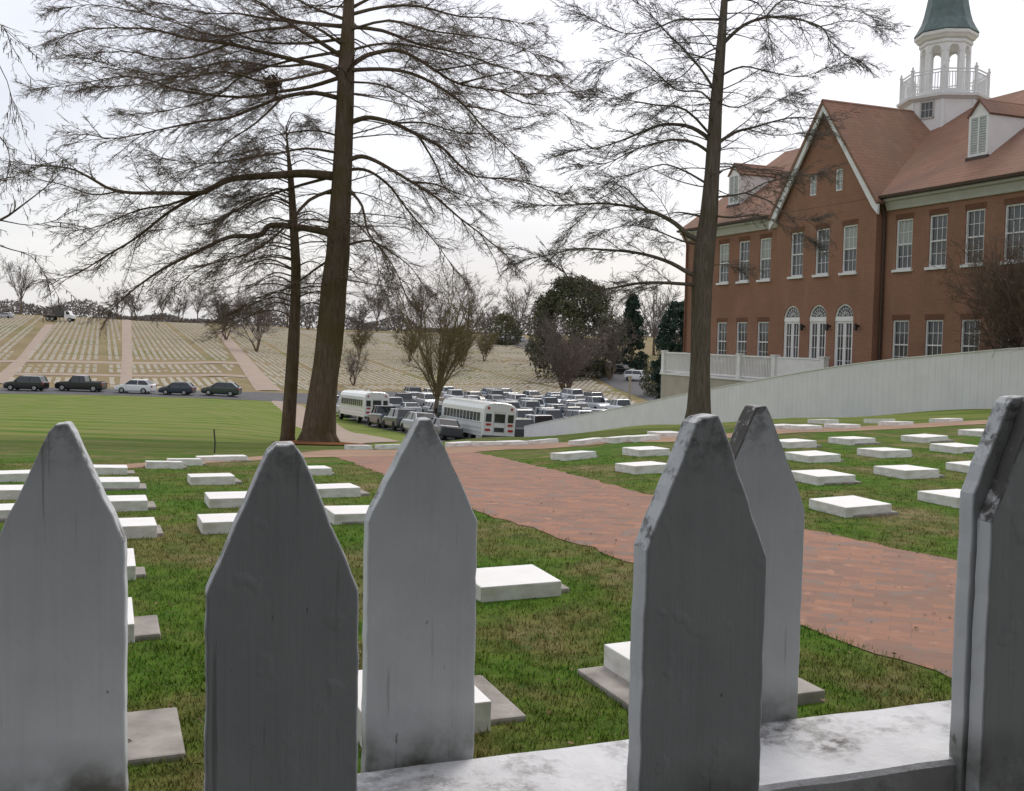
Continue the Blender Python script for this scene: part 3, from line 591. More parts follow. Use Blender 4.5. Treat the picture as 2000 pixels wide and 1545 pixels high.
s0, z0 = onplane(700, 1505, NF-.001); s1, z1 = onplane(1855, 1365, NF-.001); slope = (z1-z0)/(s1-s0); zr0 = z0 - slope*s0
def railm(zt, name, h=.09):
    b = MB(); na, nb = NN+NT+.001, NF-.001; m_ = 60; vs = []; rs = random.Random(5)
    prof = [(na, -h), (na, -.005), (na+.003, -.001), (na+.030, 0), ((na+nb)/2, .0008), (nb-.004, 0), (nb, -.003), (nb, -h)]
    for i in range(m_+1):
        s_ = -1.15 + 2.4*i/m_
        for (y_, z_) in prof: vs.append((s_, y_, zt + slope*s_ + z_ + (rs.uniform(-.0007, .0007) if z_ > -.01 else 0)))
    n_ = len(prof); b.add(vs, [(i*n_+k, (i+1)*n_+k, (i+1)*n_+(k+1) % n_, i*n_+(k+1) % n_) for i in range(m_) for k in range(n_)] + [tuple(range(n_)), tuple(m_*n_+k for k in range(n_))[::-1]])
    return b.build(name, M['rail'], PF, smooth=False)
railm(zr0, 'rail'); railm(.42, 'rail')
b = MB(); b.bb((_rn+.12, NN+NT+.002, -.1), (_rn+.21, NF-.002, 1.40)); b.build('fence_post', M['fence'], PF); b = MB(); b.bb((_sn-.50, NN+NT+.002, -.1), (_sn-.41, NF-.002, 1.36)); b.build('fence_post', M['fence'], PF)
# added leafy screen out of view behind the camera, shading the near pickets
def leaf_cloud(b, fn, n_, s0, s1):
    P = np.array([fn() for _ in range(n_)]); a = rng.normal(size=(n_, 3)); a /= np.linalg.norm(a, axis=1)[:, None]; c = rng.normal(size=(n_, 3)); c = np.cross(a, c); c /= np.linalg.norm(c, axis=1)[:, None]
    sz = rng.uniform(s0, s1, n_)[:, None]; vs = np.concatenate([P-a*sz, P+c*sz*.6, P+a*sz], axis=1).reshape(-1, 3); b.add(vs.tolist(), [(3*i, 3*i+1, 3*i+2) for i in range(n_)])
hd = empty('shade_screen', (0, -2.0, 0)); tag(hd, 'added dark leafy screen behind the camera that shades the near pickets', 'shade_screen')
b = MB(); b.bb((-10, -.45, -.2), (10, .45, 8.4)); b.build('shade_screen_core', M['shade_screen_leaf'], hd)
b = MB(); leaf_cloud(b, lambda: (random.uniform(-10, 10), .45+random.uniform(0, .12), random.uniform(0, 8.5)), 12000, .03, .07); b.build('foliage', M['shade_screen_leaf'], hd, fix=False)
# ------------------------------------------------------------------ flat gravestones
def gravestone(c, label, sz=(.50, .50, .075), pad=None, rz=A, lift=.02, mat='marble', group='flat white gravestones near the fence'):
    g = empty('gravestone', (c.x, c.y, H(c.x, c.y)), rz); tag(g, label, 'gravestone', group)
    tx, ty = random.uniform(-.02, .02), random.uniform(-.02, .02)
    b = MB(); b.box((0, 0, lift+sz[2]/2-.03), (sz[0], sz[1], sz[2]+.06)); o = b.build('slab', M[mat], g); bevel(o, .007, 2)
    if pad is not False:
        px_, py_, pw, pd = pad or (random.uniform(.05, .12), random.uniform(-.04, .05), sz[0]-.02, sz[1]-.03)
        b = MB(); b.box((px_, py_, lift-.05 if pad else -.035), (pw, pd, .12 if pad else .12)); o = b.build('base', M['concrete'], g); bevel(o, .012, 2)
    gx = (H(c.x+.4, c.y)-H(c.x-.4, c.y))/.8; gy = (H(c.x, c.y+.4)-H(c.x, c.y-.4))/.8
    nrm = Vector((-gx+tx, -gy+ty, 1)).normalized()
    g.rotation_euler = (Vector((0, 0, 1)).rotation_difference(nrm).to_matrix() @ Matrix.Rotation(rz, 3, 'Z')).to_euler()
    return g
ORD = ['leftmost', 'second', 'third', 'fourth', 'fifth', 'sixth', 'seventh', 'eighth']
def row(where, pts, sz=(.50, .50, .075), **kw):
    pts = sorted(pts)
    for i, p in enumerate(pts):
        lab = (ORD[i] + (' from the left' if i else '') + ' flat white gravestone ' + where) if len(pts) > 1 else 'flat white gravestone ' + where
        gravestone(hit(p[0], p[1], .11), lab, sz, **kw)
row('in the nearest row right of the brick path', [(1660, 976), (1870, 960)])
row('in the second row right of the brick path', [(1605, 921), (1770, 911), (1910, 903)])
row('in the third row right of the brick path', [(1257, 903), (1587, 883), (1727, 875), (1868, 867)])
row('in the fourth row right of the brick path', [(1120, 881), (1262, 873), (1548, 858), (1664, 853), (1806, 849), (1915, 838)])
row('just behind the cross walk by the board fence', [(1525, 828), (1570, 829), (1645, 827), (1750, 822)])
row('at the foot of the board fence', [(1608, 818), (1718, 817), (1848, 816)])
row('beyond the cross walk near the right hand tree', [(1147, 856), (1214, 851), (1252, 849), (1300, 842)])
row('in the farthest row beside the parked buses', [(700, 868), (760, 867), (900, 862), (950, 861), (1000, 860), (1060, 857)])
row('in the far left row beside the open lawn', [(28, 918), (208, 907), (320, 898), (360, 893), (415, 888), (450, 887)], (.46, .46, .068))
row('in the second left row before the lawn', [(20, 948), (225, 932), (412, 924), (605, 909)], (.46, .46, .068))
row('in the third left row between the pickets', [(10, 985), (232, 968), (455, 962), (650, 945)], (.46, .46, .068))
row('in the fourth left row between the pickets', [(240, 1015), (450, 1005), (695, 990)], (.46, .46, .068))
gravestone(hit(178, 1090, .10), 'flat white gravestone half hidden by the left picket, with grey block at its side', pad=(.18, -.10, .26, .2))
gravestone(hit(155, 1200, .10), 'flat white gravestone behind the left picket with a weathered grey base beside it', pad=(.26, -.06, .22, .34))
gravestone(hit(70, 1425, .09), 'nearest left gravestone, mostly behind the left picket, on a big grey concrete base', pad=(.17, .0, .64, .46))
gravestone(hit(992, 1128, .08), 'large flat white gravestone in the grass between the two middle pickets', (.50, .44, .070), pad=(.08, .04, .50, .42))
gravestone(hit(800, 1352, .10), 'flat white gravestone with grey base showing right of the light middle picket', (.50, .50, .10), pad=(.16, .06, .52, .52))
gravestone(hit(1330, 1290, .10), 'flat white gravestone on a grey base left of the dark right picket', (.50, .50, .11), pad=(-.08, -.04, .60, .60))
gravestone(hit(1478, 1345, .02), 'low grey concrete grave base just showing behind the right light picket', (.40, .40, .03), pad=False, mat='concrete')
# thousands of graves on the far hillside
def on_path(x, y):
    px, py = proj((x, y, H(x, y)))
    if 455 < px < 560 and py > 700 and abs((px-500) - (py-764)*.75) < 34: return True
    c1 = 245 + (py-620)*.0; c2 = 0 + (745-py)*.85 - 8; c3 = 428 + (py-645)*.76
    if abs(px-c1) < 11 or abs(px-c2) < 17 or abs(px-c3) < 15+max(0, (py-645)*.1): return True
    if px < 490 and (704 < py < 713 or 729 < py < 739): return True
    if px > 1030 and py < 660+(px-1000)*.52: return True
    return px > 1250 or px < -60
cands = []
for i in range(-110, 130):
    for j in range(0, 118):
        a_ = i*1.12; b_ = 118 + j*1.85
        if j % 14 == 13: continue
        if i % 16 in (0,): continue
        v = W2(a_ + random.uniform(-.05, .05), b_ + random.uniform(-.06, .06))
        if v.y < 130 or v.y > 345: continue
        u = v.x / v.y
        if u < -.53 or u > .14: continue
        if u > -.185 and v.y < np.interp(u, [-.2, -.03, .005, .06, .12], [164, 164, 155, 141, 125]): continue
        if u > -.24 and u <= -.185 and v.y < 150: continue
        if random.random() < .04 or on_path(v.x, v.y): continue
        cands.append(v)
cands.sort(key=lambda v: v.y + abs(v.x)*.15)
gm = MB(); gm.box((0, 0, .07), (.60, .60, .18)); g0_ = gm.build('gravestone', M['marble_far'])
for k, v in enumerate(cands[:240]):
    o = g0_ if k == 0 else g0_.copy()
    if k: col.objects.link(o)
    o.location = (v.x, v.y, H(v.x, v.y)); o.rotation_euler = (0, 0, A)
    tag(o, 'small pale flat gravestone in the lowest rows of the dry hillside', 'gravestone', 'gravestones in the lowest rows of the hillside')
sb = MB(); q = [(-.28,-.28), (.28,-.28), (.28,.28), (-.28,.28)]; ca, sa = math.cos(A), math.sin(A)
for v in cands[240:]:
    z = H(v.x, v.y); pts = [(v.x + i*ca - j*sa, v.y + i*sa + j*ca) for i, j in q]
    sb.add([(*p, z-.1) for p in pts] + [(*p, z+.16) for p in pts], [(4,5,6,7), (0,1,5,4), (1,2,6,5), (3,0,4,7)])
tag(sb.build('hillside_gravestones', M['marble_far'], fix=False), 'rows of small pale gravestones covering the dry hillside', 'gravestones', kind='stuff')
# ------------------------------------------------------------------ bare trees
class Seg:
    def __init__(s): s.a = []; s.b = []; s.ra = []; s.rb = []
    def line(s, pts, r0, r1):
        n_ = len(pts)-1
        for i in range(n_): s.a.append(pts[i]); s.b.append(pts[i+1]); s.ra.append(r0+(r1-r0)*i/n_); s.rb.append(r0+(r1-r0)*(i+1)/n_)
    def build(s, name, mat, par):
        a, b = np.array(s.a, float).reshape(-1, 3), np.array(s.b, float).reshape(-1, 3); d = b-a; L = np.linalg.norm(d, axis=1)[:, None]; d = d/np.maximum(L, 1e-6)
        ref = np.where(np.abs(d[:, :1]) < .8, np.array([[1., 0, 0]]), np.array([[0, 1., 0]])); x = np.cross(d, ref); x /= np.linalg.norm(x, axis=1)[:, None]; y = np.cross(d, x)
        n_ = len(a); V = np.empty((n_, 6, 3)); ra, rb = np.array(s.ra)[:, None], np.array(s.rb)[:, None]
        for k in range(3):
            c_, s_ = math.cos(2*math.pi*k/3), math.sin(2*math.pi*k/3); V[:, k] = a + (x*c_+y*s_)*ra; V[:, 3+k] = b + (x*c_+y*s_)*rb
        Fq = np.array([[0,1,4,3], [1,2,5,4], [2,0,3,5]]); Fa = (Fq[None] + np.arange(n_)[:, None, None]*6).reshape(-1, 4)
        me = bpy.data.meshes.new(name); me.vertices.add(n_*6); me.vertices.foreach_set('co', V.ravel().astype(np.float32))
        me.loops.add(Fa.size); me.loops.foreach_set('vertex_index', Fa.ravel().astype(np.int32)); me.polygons.add(len(Fa))
        me.polygons.foreach_set('loop_start', np.arange(0, Fa.size, 4, dtype=np.int32)); me.polygons.foreach_set('loop_total', np.full(len(Fa), 4, dtype=np.int32))
        me.materials.append(mat); me.update(); me.validate(); o = bpy.data.objects.new(name, me); col.objects.link(o); o.parent = par; return o
def rv(rs): v = Vector((rs.gauss(0, 1), rs.gauss(0, 1), rs.gauss(0, 1))); return v.normalized()
def grow(rs, p, d, L, n_, wig, droop=0.):
    pts = [Vector(p)]; d = Vector(d).normalized()
    for i in range(n_):
        d = (d + rv(rs)*wig + Vector((0, 0, -droop))).normalized(); pts.append(pts[-1] + d*L/n_)
    return pts
def side_dir(rs, d, spread, flat=.6, lift=0.):
    """a direction leaving d at an angle, mostly sideways (flat sprays)"""
    s_ = d.cross(Vector((0, 0, 1)))
    if s_.length < .1: s_ = Vector((1, 0, 0))
    s_ = s_.normalized() * (1 if rs.random() < .5 else -1); u_ = Vector((0, 0, 1))
    v = s_*math.cos(rs.uniform(-1, 1)*(1-flat)*1.6) + u_*math.sin(rs.uniform(-1, 1)*(1-flat)*1.6)
    return (d + v.normalized()*spread + u_*lift + rv(rs)*.15).normalized()
def twigs(rs, sg, pts, r, dens, L2, lv, droop, t0=.15, flat=.5, rmin=.0042, lift=0.):
    """side shoots along a polyline; recursive"""
    seglen = [(pts[i+1]-pts[i]).length for i in range(len(pts)-1)]; tot = sum(seglen); n_ = max(1, int(tot*dens + rs.random()))
    for k in range(n_):
        t = t0 + (1-t0)*(k+rs.random())/n_; s_ = t*tot; i = 0
        while i < len(seglen)-1 and s_ > seglen[i]: s_ -= seglen[i]; i += 1
        d = (pts[i+1]-pts[i]).normalized(); p = pts[i] + d*s_
        L = L2*rs.uniform(.45, 1.15)*(1.15-.55*t); dd = side_dir(rs, d, rs.uniform(.6, 1.3), flat, lift)
        m_ = 4 if lv > 2 else (3 if lv == 2 else 2); q = grow(rs, p, dd, L, m_, .22, droop); rr = max(rmin, r*.5)
        sg.line(q, rr, max(rmin*.7, rr*.4))
        if lv > 1: twigs(rs, sg, q, rr*.6, dens*2.1, L*.42, lv-1, droop, .12, flat*.8, rmin, lift)
def limb_px(rs, pxs, Y0, dep, jit=0):
    """a limb followed through its bends, running away in depth by dep metres per metre of its length"""
    P = []; run = 0; prev = None
    for (x, y) in pxs:
        if prev: run += math.hypot(x-prev[0], y-prev[1]) * Y0 / F
        prev = (x, y); P.append(at(x, y, Y0 + dep*run))
    out = [P[0]]
    for i in range(len(P)-1):      # Catmull-Rom so the limb bends smoothly
        p0, p1, p2, p3 = P[max(i-1, 0)], P[i], P[i+1], P[min(i+2, len(P)-1)]
        for t in (.34, .67, 1.): out.append(.5*((2*p1) + (p2-p0)*t + (2*p0-5*p1+4*p2-p3)*t*t + (-p0+3*p1-3*p2+p3)*t**3))
    return out
def trunk_px(name, tab, Y, mat, par, extra=None, nseg=20, squash=.07):
    pts = [at(x, y, Y) for x, y, w_ in tab]; rs_ = [w_/2*Y/F for x, y, w_ in tab]
    if extra: pts.append(pts[-1] + Vector(extra[:3])); rs_.append(extra[3])
    b = MB(); b.tube(pts, rs_, nseg, squash=squash); return b.build(name, mat, par, smooth=True), pts, rs_
def px_tree(label, cat, base, tab, Y, limbs, seed, mat, tmat, dens=2.2, L2=1.7, lv=3, droop=.05, extra=None, r0=.07, tiny=None, r_fn=None, grp=None, name='bald_cypress_tree'):
    rs = random.Random(seed); c = hit(*base) if base else Vector((at(tab[0][0], tab[0][1], Y).x, Y, 0)); root = empty(name, (0, 0, 0))
    tag(root, label, cat, grp)
    _, tp, tr = trunk_px('trunk', tab, Y, mat, root, extra); sg = Seg()
    for (pxs, wpx, *rest) in limbs:
        dep = rest[0] if rest else rs.uniform(-.5, .5); P = limb_px(rs, pxs, Y, dep); r = wpx/2*Y/F; b = MB(); n_ = len(P)
        b.tube(P, [max(.008, r*(1-.88*(i/(n_-1))**.8)) for i in range(n_)], 7); b.build('limb', mat, root, smooth=True)
        tot = sum((P[i+1]-P[i]).length for i in range(n_-1)); twigs(rs, sg, P, r*.45 if r < .06 else .03, dens, min(L2, tot*.42), lv, droop, .18)
        tip = P[-1]-P[-2]
        for k in range(5): q = grow(rs, P[-1-k % 2], tip+rv(rs)*.35*tip.length, rs.uniform(.5, 1.2), 4, .2, droop); sg.line(q, .008, .003); twigs(rs, sg, q, .006, dens*2.5, .45, 2, droop)
    return root, rs, sg, tp, tr
c0 = hit(620, 868); Y1 = c0.y
T1tab = [(620, 878, 92), (621, 866, 78), (623, 845, 64), (627, 800, 57), (634, 740, 55), (642, 680, 53), (648, 620, 49), (652, 560, 47), (660, 500, 45), (665, 400, 43), (670, 300, 36), (674, 200, 32), (677, 120, 29), (680, 50, 24), (682, -20, 20), (684, -150, 15), (686, -320, 8)]
T1 = [
 ([(668,150),(640,133),(604,124),(529,106),(448,86),(368,75),(310,60),(264,55),(172,57),(115,75)], 13, .25),
 ([(670,112),(621,80),(575,52),(517,11),(490,-5),(440,-40)], 10, -.3), ([(672,52),(575,43),(506,34),(460,26),(402,26),(322,6)], 9, .4),
 ([(662,192),(609,181),(552,190),(506,207),(448,230),(402,236),(345,246),(230,270),(172,262)], 10, -.45), ([(668,150),(604,170),(540,180),(471,190),(356,178),(287,155),(230,150),(150,165),(75,172)], 9, .5),
 ([(655,345),(598,339),(546,342),(500,345),(448,351),(414,368),(391,377),(322,377),(230,374),(172,345),(132,328),(60,322)], 19, -.1),
 ([(410,368),(368,391),(322,420),(264,466),(207,500),(150,535),(110,545)], 9, -.2), ([(655,458),(598,446),(529,440),(506,460),(448,463),(391,489),(322,523),(264,563),(224,598)], 16, -.35),
 ([(655,370),(604,391),(563,437),(517,477),(471,500),(400,520),(340,560)], 8, -.5), ([(655,500),(610,530),(570,560),(520,575),(470,600)], 6, .6), ([(650,345),(560,370),(480,400),(430,430),(380,440),(300,450)], 7, .7),
 ([(230,374),(180,380),(120,360),(60,350),(10,352)], 4, .2), ([(391,377),(330,400),(270,410),(200,440),(150,450)], 6, -.6), ([(552,190),(500,240),(440,280),(400,320),(330,340)], 5, -.7), ([(448,86),(380,110),(320,115),(240,100),(150,110)], 6, .1),
 ([(680,40),(600,10),(540,-30)], 8, .5), ([(670,100),(560,120),(470,150),(420,190),(330,215),(250,225)], 7, .9), ([(575,52),(500,60),(420,70),(330,40),(200,10),(130,15)], 6, -.2),
 ([(676,135),(700,118),(724,106),(770,98),(805,109),(851,138),(897,164),(977,178),(1035,184),(1130,178)], 12, .1), ([(676,138),(747,135),(805,144),(862,172),(908,207),(943,247),(977,276),(1010,310)], 9, -.4),
 ([(672,245),(700,234),(724,230),(770,241),(816,264),(862,287),(897,322),(931,345),(1006,351),(1092,379)], 12, -.1), ([(672,318),(700,306),(724,310),(759,328),(805,356),(851,385),(897,425),(943,460),(990,500)], 11, -.3),
 ([(672,335),(700,330),(730,339),(765,368),(799,414),(834,454),(862,489),(890,530)], 8, .5), ([(668,365),(684,374),(707,402),(719,454),(747,489),(776,535),(800,600)], 8, -.6), ([(680,30),(747,14),(816,12),(897,32),(966,35),(1035,50)], 8, .2),
 ([(678,52),(747,60),(816,86),(897,104),(977,130),(1060,150)], 9, .5), ([(675,480),(720,470),(760,490),(800,520),(830,560)], 6, .7), ([(770,241),(830,240),(900,260),(960,260),(1020,250)], 5, .5), ([(816,264),(850,320),(870,370),(920,400)], 5, .2),
 ([(851,138),(900,130),(960,120),(1020,100)], 5, -.3), ([(678,20),(760,-20),(850,-40)], 8, .3), ([(908,207),(960,215),(1010,230),(1060,225)], 4, .6), ([(805,356),(850,360),(900,380),(950,390)], 5, .5), ([(660,420),(700,440),(730,480),(740,540)], 5, -.9),
 ([(672,90),(610,50),(540,30),(480,-10)], 7, -.8), ([(675,75),(590,85),(500,80),(430,50),(360,45),(270,20)], 7, .6), ([(670,130),(590,150),(520,160),(440,140),(360,150),(270,140),(190,120)], 7, -.9), ([(604,124),(540,130),(450,120),(380,135),(300,160),(200,170)], 6, .0),
 ([(679,60),(760,40),(840,60),(920,70),(1000,85),(1050,110)], 6, -.7), ([(678,100),(750,85),(830,95),(900,120),(970,160),(1040,170)], 6, .8), ([(897,164),(950,150),(1010,140),(1080,150)], 5, .0), ([(676,160),(740,165),(800,190),(860,230),(900,290)], 5, -.8), ([(977,178),(1020,200),(1080,210),(1110,230)], 4, .4),
 ([(672,270),(620,255),(560,260),(500,275),(440,300)], 5, .8), ([(668,300),(600,290),(540,300),(470,310),(400,320),(320,310)], 6, -.8)]
root, rs, sg, tp, tr = px_tree('biggest bald cypress tree with thick dark trunk and wide bare limbs beside the lawn', 'tree', (620, 868), T1tab, Y1, T1, 3, M['bark'], M['twig'], 4.4, 1.9, 3, .035)
for k in range(60):       # hidden short limbs all round the trunk
    t = rs.uniform(.45, .97)*(len(tp)-2); i = int(t); p = tp[i].lerp(tp[i+1], t-i); an = rs.uniform(0, 6.28); q = grow(rs, p, (math.cos(an), math.sin(an), .15), rs.uniform(1.2, 3.2), 6, .15, .05); sg.line(q, .03, .008); twigs(rs, sg, q, .02, 2.4, 1.0, 2, .04)
for k in range(9):        # root flare
    an = k*.7; b = MB(); bs = tp[1]; b.tube([bs + Vector((.30*math.cos(an), .30*math.sin(an), .55)), bs + Vector((.50*math.cos(an), .50*math.sin(an), .1)), bs + Vector((.78*math.cos(an), .78*math.sin(an), -.22))], [.12, .15, .08], 7); b.build('root', M['bark'], root, smooth=True)
sg.build('crown', M['twig'], root)
b = MB(); nb = at(530, 165, Y1-1.0); leaf_cloud(b, lambda: tuple(nb + Vector((random.gauss(0, .12), random.gauss(0, .12), random.gauss(0, .13)))), 420, .03, .13)
tag(b.build('squirrel_nest', M['nest'], fix=False), 'dark leafy squirrel nest caught in the upper limbs of the biggest tree', 'nest')
# second, thinner cypress
T2tab = [(561, 868, 34), (562, 850, 27), (568, 760, 24), (573, 680, 23), (577, 600, 21), (578, 520, 19), (573, 430, 15), (568, 350, 11), (563, 300, 6), (558, 245, 1.6)]
Y2 = hit(562, 866).y + 1.5; rs2 = random.Random(5); limbs = []
for k in range(46):
    yb = 248 + k*8.2 + rs2.uniform(-6, 6); s_ = -1 if rs2.random() < .6 else 1; x0 = float(np.interp(yb, [240, 430, 600, 700], [558, 573, 577, 573])); L = min(42 + (yb-240)*.62, 175)*rs2.uniform(.65, 1.05)*(1 if s_ < 0 else .8); ris = max(0, 330-yb)*.45
    limbs.append(([(x0, yb), (x0+s_*L*.3, yb-6-ris*.5-L*rs2.uniform(0, .09)), (x0+s_*L*.65, yb-ris*.9+L*rs2.uniform(-.06, .12)), (x0+s_*L, yb-ris+L*rs2.uniform(.05, .32))], 2.0+L*.014, rs2.uniform(-1.0, 1.0)))
root, rs, sg, tp, tr = px_tree('thin bald cypress tree standing just left of the biggest tree', 'tree', (562, 866), T2tab, Y2, limbs, 8, M['bark'], M['twig_soft'], 3.2, 1.25, 3, .05); sg.build('crown', M['twig_soft'], root)
# right-hand cypress
T3tab = [(1362, 846, 66), (1363, 830, 54), (1365, 800, 46), (1367, 740, 42), (1369, 640, 39), (1371, 560, 38), (1377, 480, 38), (1385, 420, 34), (1390, 350, 31), (1394, 290, 28), (1398, 210, 23), (1404, 140, 20), (1410, 70, 17), (1415, 0, 14), (1419, -100, 10), (1424, -220, 4)]
T3 = [
 ([(1370,470),(1345,460),(1319,437),(1287,419),(1255,409),(1215,401),(1166,397),(1110,401),(1054,401)], 13, -.1), ([(1290,420),(1271,413),(1247,393),(1219,365),(1199,373),(1162,397),(1110,453)], 5, .5), ([(1380,425),(1343,417),(1319,415),(1291,421)], 6, .6),
 ([(1368,540),(1347,534),(1311,514),(1271,500),(1231,492),(1182,488),(1126,486),(1070,498),(1030,506)], 11, .15), ([(1366,560),(1351,556),(1287,552),(1239,554),(1199,562),(1162,566),(1126,558),(1100,530)], 9, -.3),
 ([(1392,285),(1383,269),(1351,249),(1319,243),(1287,245),(1247,261),(1207,277),(1166,289),(1130,292)], 11, .2), ([(1392,305),(1379,293),(1351,277),(1311,273),(1279,281),(1239,293),(1190,317),(1142,325)], 8, -.5), ([(1386,362),(1371,353),(1335,333),(1295,321),(1255,333),(1215,345)], 6, .3),
 ([(1399,185),(1391,169),(1367,132),(1335,96),(1303,64),(1271,28),(1240,0)], 7, .3), ([(1410,38),(1359,38),(1319,40),(1279,56),(1223,66),(1160,40)], 6, -.4), ([(1406,90),(1370,110),(1330,150),(1290,160),(1250,175)], 4, .8), ([(1393,270),(1340,215),(1280,205),(1220,195),(1170,190)], 6, -.7),
 ([(1404,95),(1425,72),(1455,48),(1495,34),(1536,34),(1576,42),(1608,56),(1624,84),(1660,112)], 9, .1), ([(1416,2),(1447,-2),(1479,6),(1495,30),(1503,70)], 5, -.3), ([(1576,42),(1600,52),(1656,40),(1704,52)], 4, .1), ([(1495,34),(1530,0),(1590,10),(1650,15),(1700,30)], 4, .5),
 ([(1396,285),(1411,273),(1439,257),(1471,249),(1512,237),(1552,229),(1590,232)], 9, .0), ([(1420,265),(1431,257),(1463,233),(1479,217),(1544,185)], 4, .5), ([(1450,254),(1463,253),(1512,265),(1552,261)], 4, -.6),
 ([(1388,390),(1403,385),(1455,377),(1495,357),(1544,345),(1590,340)], 6, .1), ([(1455,377),(1503,393),(1544,425),(1575,430)], 4, -.4), ([(1392,348),(1403,341),(1423,329),(1471,337),(1520,340)], 4, .5), ([(1385,520),(1391,518),(1415,516)], 4, 0), ([(1385,420),(1430,425),(1480,420),(1530,440),(1570,460)], 5, -.5),
 ([(1404,150),(1450,130),(1500,140),(1560,150),(1600,140)], 5, -.6), ([(1400,200),(1440,210),(1490,190),(1530,195)], 4, .7), ([(1374,480),(1330,470),(1280,450),(1230,440),(1180,450)], 5, .8), ([(1400,215),(1370,180),(1320,175),(1270,130),(1230,110),(1190,120)], 5, -.2)]
Y3 = hit(1362, 832).y
root, rs, sg, tp, tr = px_tree('bald cypress tree with a straight trunk standing in front of the brick building', 'tree', (1362, 832), T3tab, Y3, T3, 17, M['bark_grey'], M['twig_grey'], 4.9, 1.45, 3, .03)
for k in range(50):
    t = rs.uniform(.5, .97)*(len(tp)-2); i = int(t); p = tp[i].lerp(tp[i+1], t-i); an = rs.uniform(0, 6.28); q = grow(rs, p, (math.cos(an), math.sin(an), .25), rs.uniform(.8, 2.6), 6, .15, .04); sg.line(q, .022, .006); twigs(rs, sg, q, .015, 2.6, .9, 2, .03)
sg.build('crown', M['twig_grey'], root)
# tree outside the left edge whose twigs reach into the picture
T0tab = [(-330, 900, 60), (-325, 700, 44), (-315, 400, 36), (-310, 100, 24), (-305, -200, 10)]
T0 = [([(-318,520),(-200,470),(-60,445),(0,430),(45,400),(90,365)], 12, 0), ([(0,430),(60,440),(110,430)], 3, .2), ([(-60,445),(0,480),(60,500),(90,540)], 4, .1), ([(-315,300),(-150,210),(-40,240),(10,280),(20,320)], 8, .1), ([(-312,200),(-120,60),(-20,40),(12,60)], 8, -.1), ([(-310,380),(-100,320),(0,350),(60,330)], 6, .2), ([(-310,100),(-100,-10),(0,130),(22,190)], 5, .1)]
root, rs, sg, tp, tr = px_tree('tree at the left edge with a drooping branch hung with seed tassels', 'tree', None, T0tab, 21.0, T0, 23, M['bark_grey'], M['twig_grey'], 1.8, 1.0, 3, .08)
for k in range(260):
    i = rs.randrange(len(sg.a)); p = Vector(sg.a[i])
    if -.55 < p.x/max(p.y, 1) < -.42: sg.line([p, p+Vector((0, 0, -rs.uniform(.08, .16)))], .011, .006)
sg.build('crown', M['twig_grey'], root)
# ------------------------------------------------------------------ free-grown bare trees
def bare_tree(name, label, base, h, spread, seed, mat, tmat, stems=1, trunk_r=.2, fork=.28, n1=9, up_=.75, rm=.012, group=None, dens=1.0, cat='tree', par_tag=True):
    rs = random.Random(seed); root = empty(name, base); 
    if par_tag: tag(root, label, cat, group)
    sg = Seg(); hf = h*fork; tk = MB(); tops = []
    for s_ in range(stems):
        an = 2*math.pi*s_/max(stems, 1); lean = 0 if stems == 1 else .45
        q = grow(rs, (0, 0, -.2), (lean*math.cos(an), lean*math.sin(an), 1), hf+.2, 5, .06); tk.tube(q, [trunk_r*1.25, trunk_r, trunk_r*.9, trunk_r*.85, trunk_r*.8, trunk_r*.75], 8); tops.append(q)
    tk.build('trunk', mat, root, smooth=True)
    for q in tops:
        for k in range(max(3, n1//stems)):
            an = rs.uniform(0, 6.28); sp_ = rs.uniform(.15, 1)*spread; p = q[-1].lerp(q[-2], rs.uniform(0, 1.2)); d = Vector((math.cos(an)*sp_, math.sin(an)*sp_, h*up_)); L = math.sqrt(sp_**2 + (h*up_)**2)*rs.uniform(.7, 1.0)
            l1 = grow(rs, p, d, L, 7, .14, -.02); sg.line(l1, trunk_r*.42, rm); 
            for j in range(int(9*dens)):
                t = rs.uniform(.15, 1)*6.9; i = int(t); pp = l1[i].lerp(l1[i+1], t-i); dd = ((l1[i+1]-l1[i]).normalized() + rv(rs)*.85 + Vector((0, 0, .15))).normalized(); L2 = L*rs.uniform(.16, .38)
                l2 = grow(rs, pp, dd, L2, 4, .18, -.02); sg.line(l2, trunk_r*.15, rm*.8)
                for m_ in range(int(8*dens)):
                    t2 = rs.uniform(.1, 1)*3.9; i2 = int(t2); p2 = l2[i2].lerp(l2[i2+1], t2-i2); d2 = ((l2[i2+1]-l2[i2]).normalized() + rv(rs)*.9).normalized(); l3 = grow(rs, p2, d2, L2*rs.uniform(.25, .5), 3, .2); sg.line(l3, rm, rm*.5)
                    for _ in range(3): l4 = grow(rs, l3[rs.randrange(1, 4)], d2+rv(rs)*.9, L2*.2, 2, .2); sg.line(l4, rm*.6, rm*.35)
    sg.build('crown', tmat, root); return root
def place(px, Y, dz=0.): x = (px-1000)/F*Y; return (x, Y, H(x, Y)+dz)
bare_tree('bare_tree', 'slender bare tree rising above the car park between the two buses', place(848, 84), 14.0, 7.0, 31, M['bark_grey'], M['twig_tan'], 1, .22, .24, 19, .66, .011, dens=1.2)
bare_tree('bare_tree', 'low spreading multi stemmed bare tree behind the parked cars', place(1105, 158), 14, 10, 37, M['bark'], M['twig_brown'] if 'twig_brown' in M else M['twig'], 6, .24, .14, 32, .62, .018, dens=1.05)
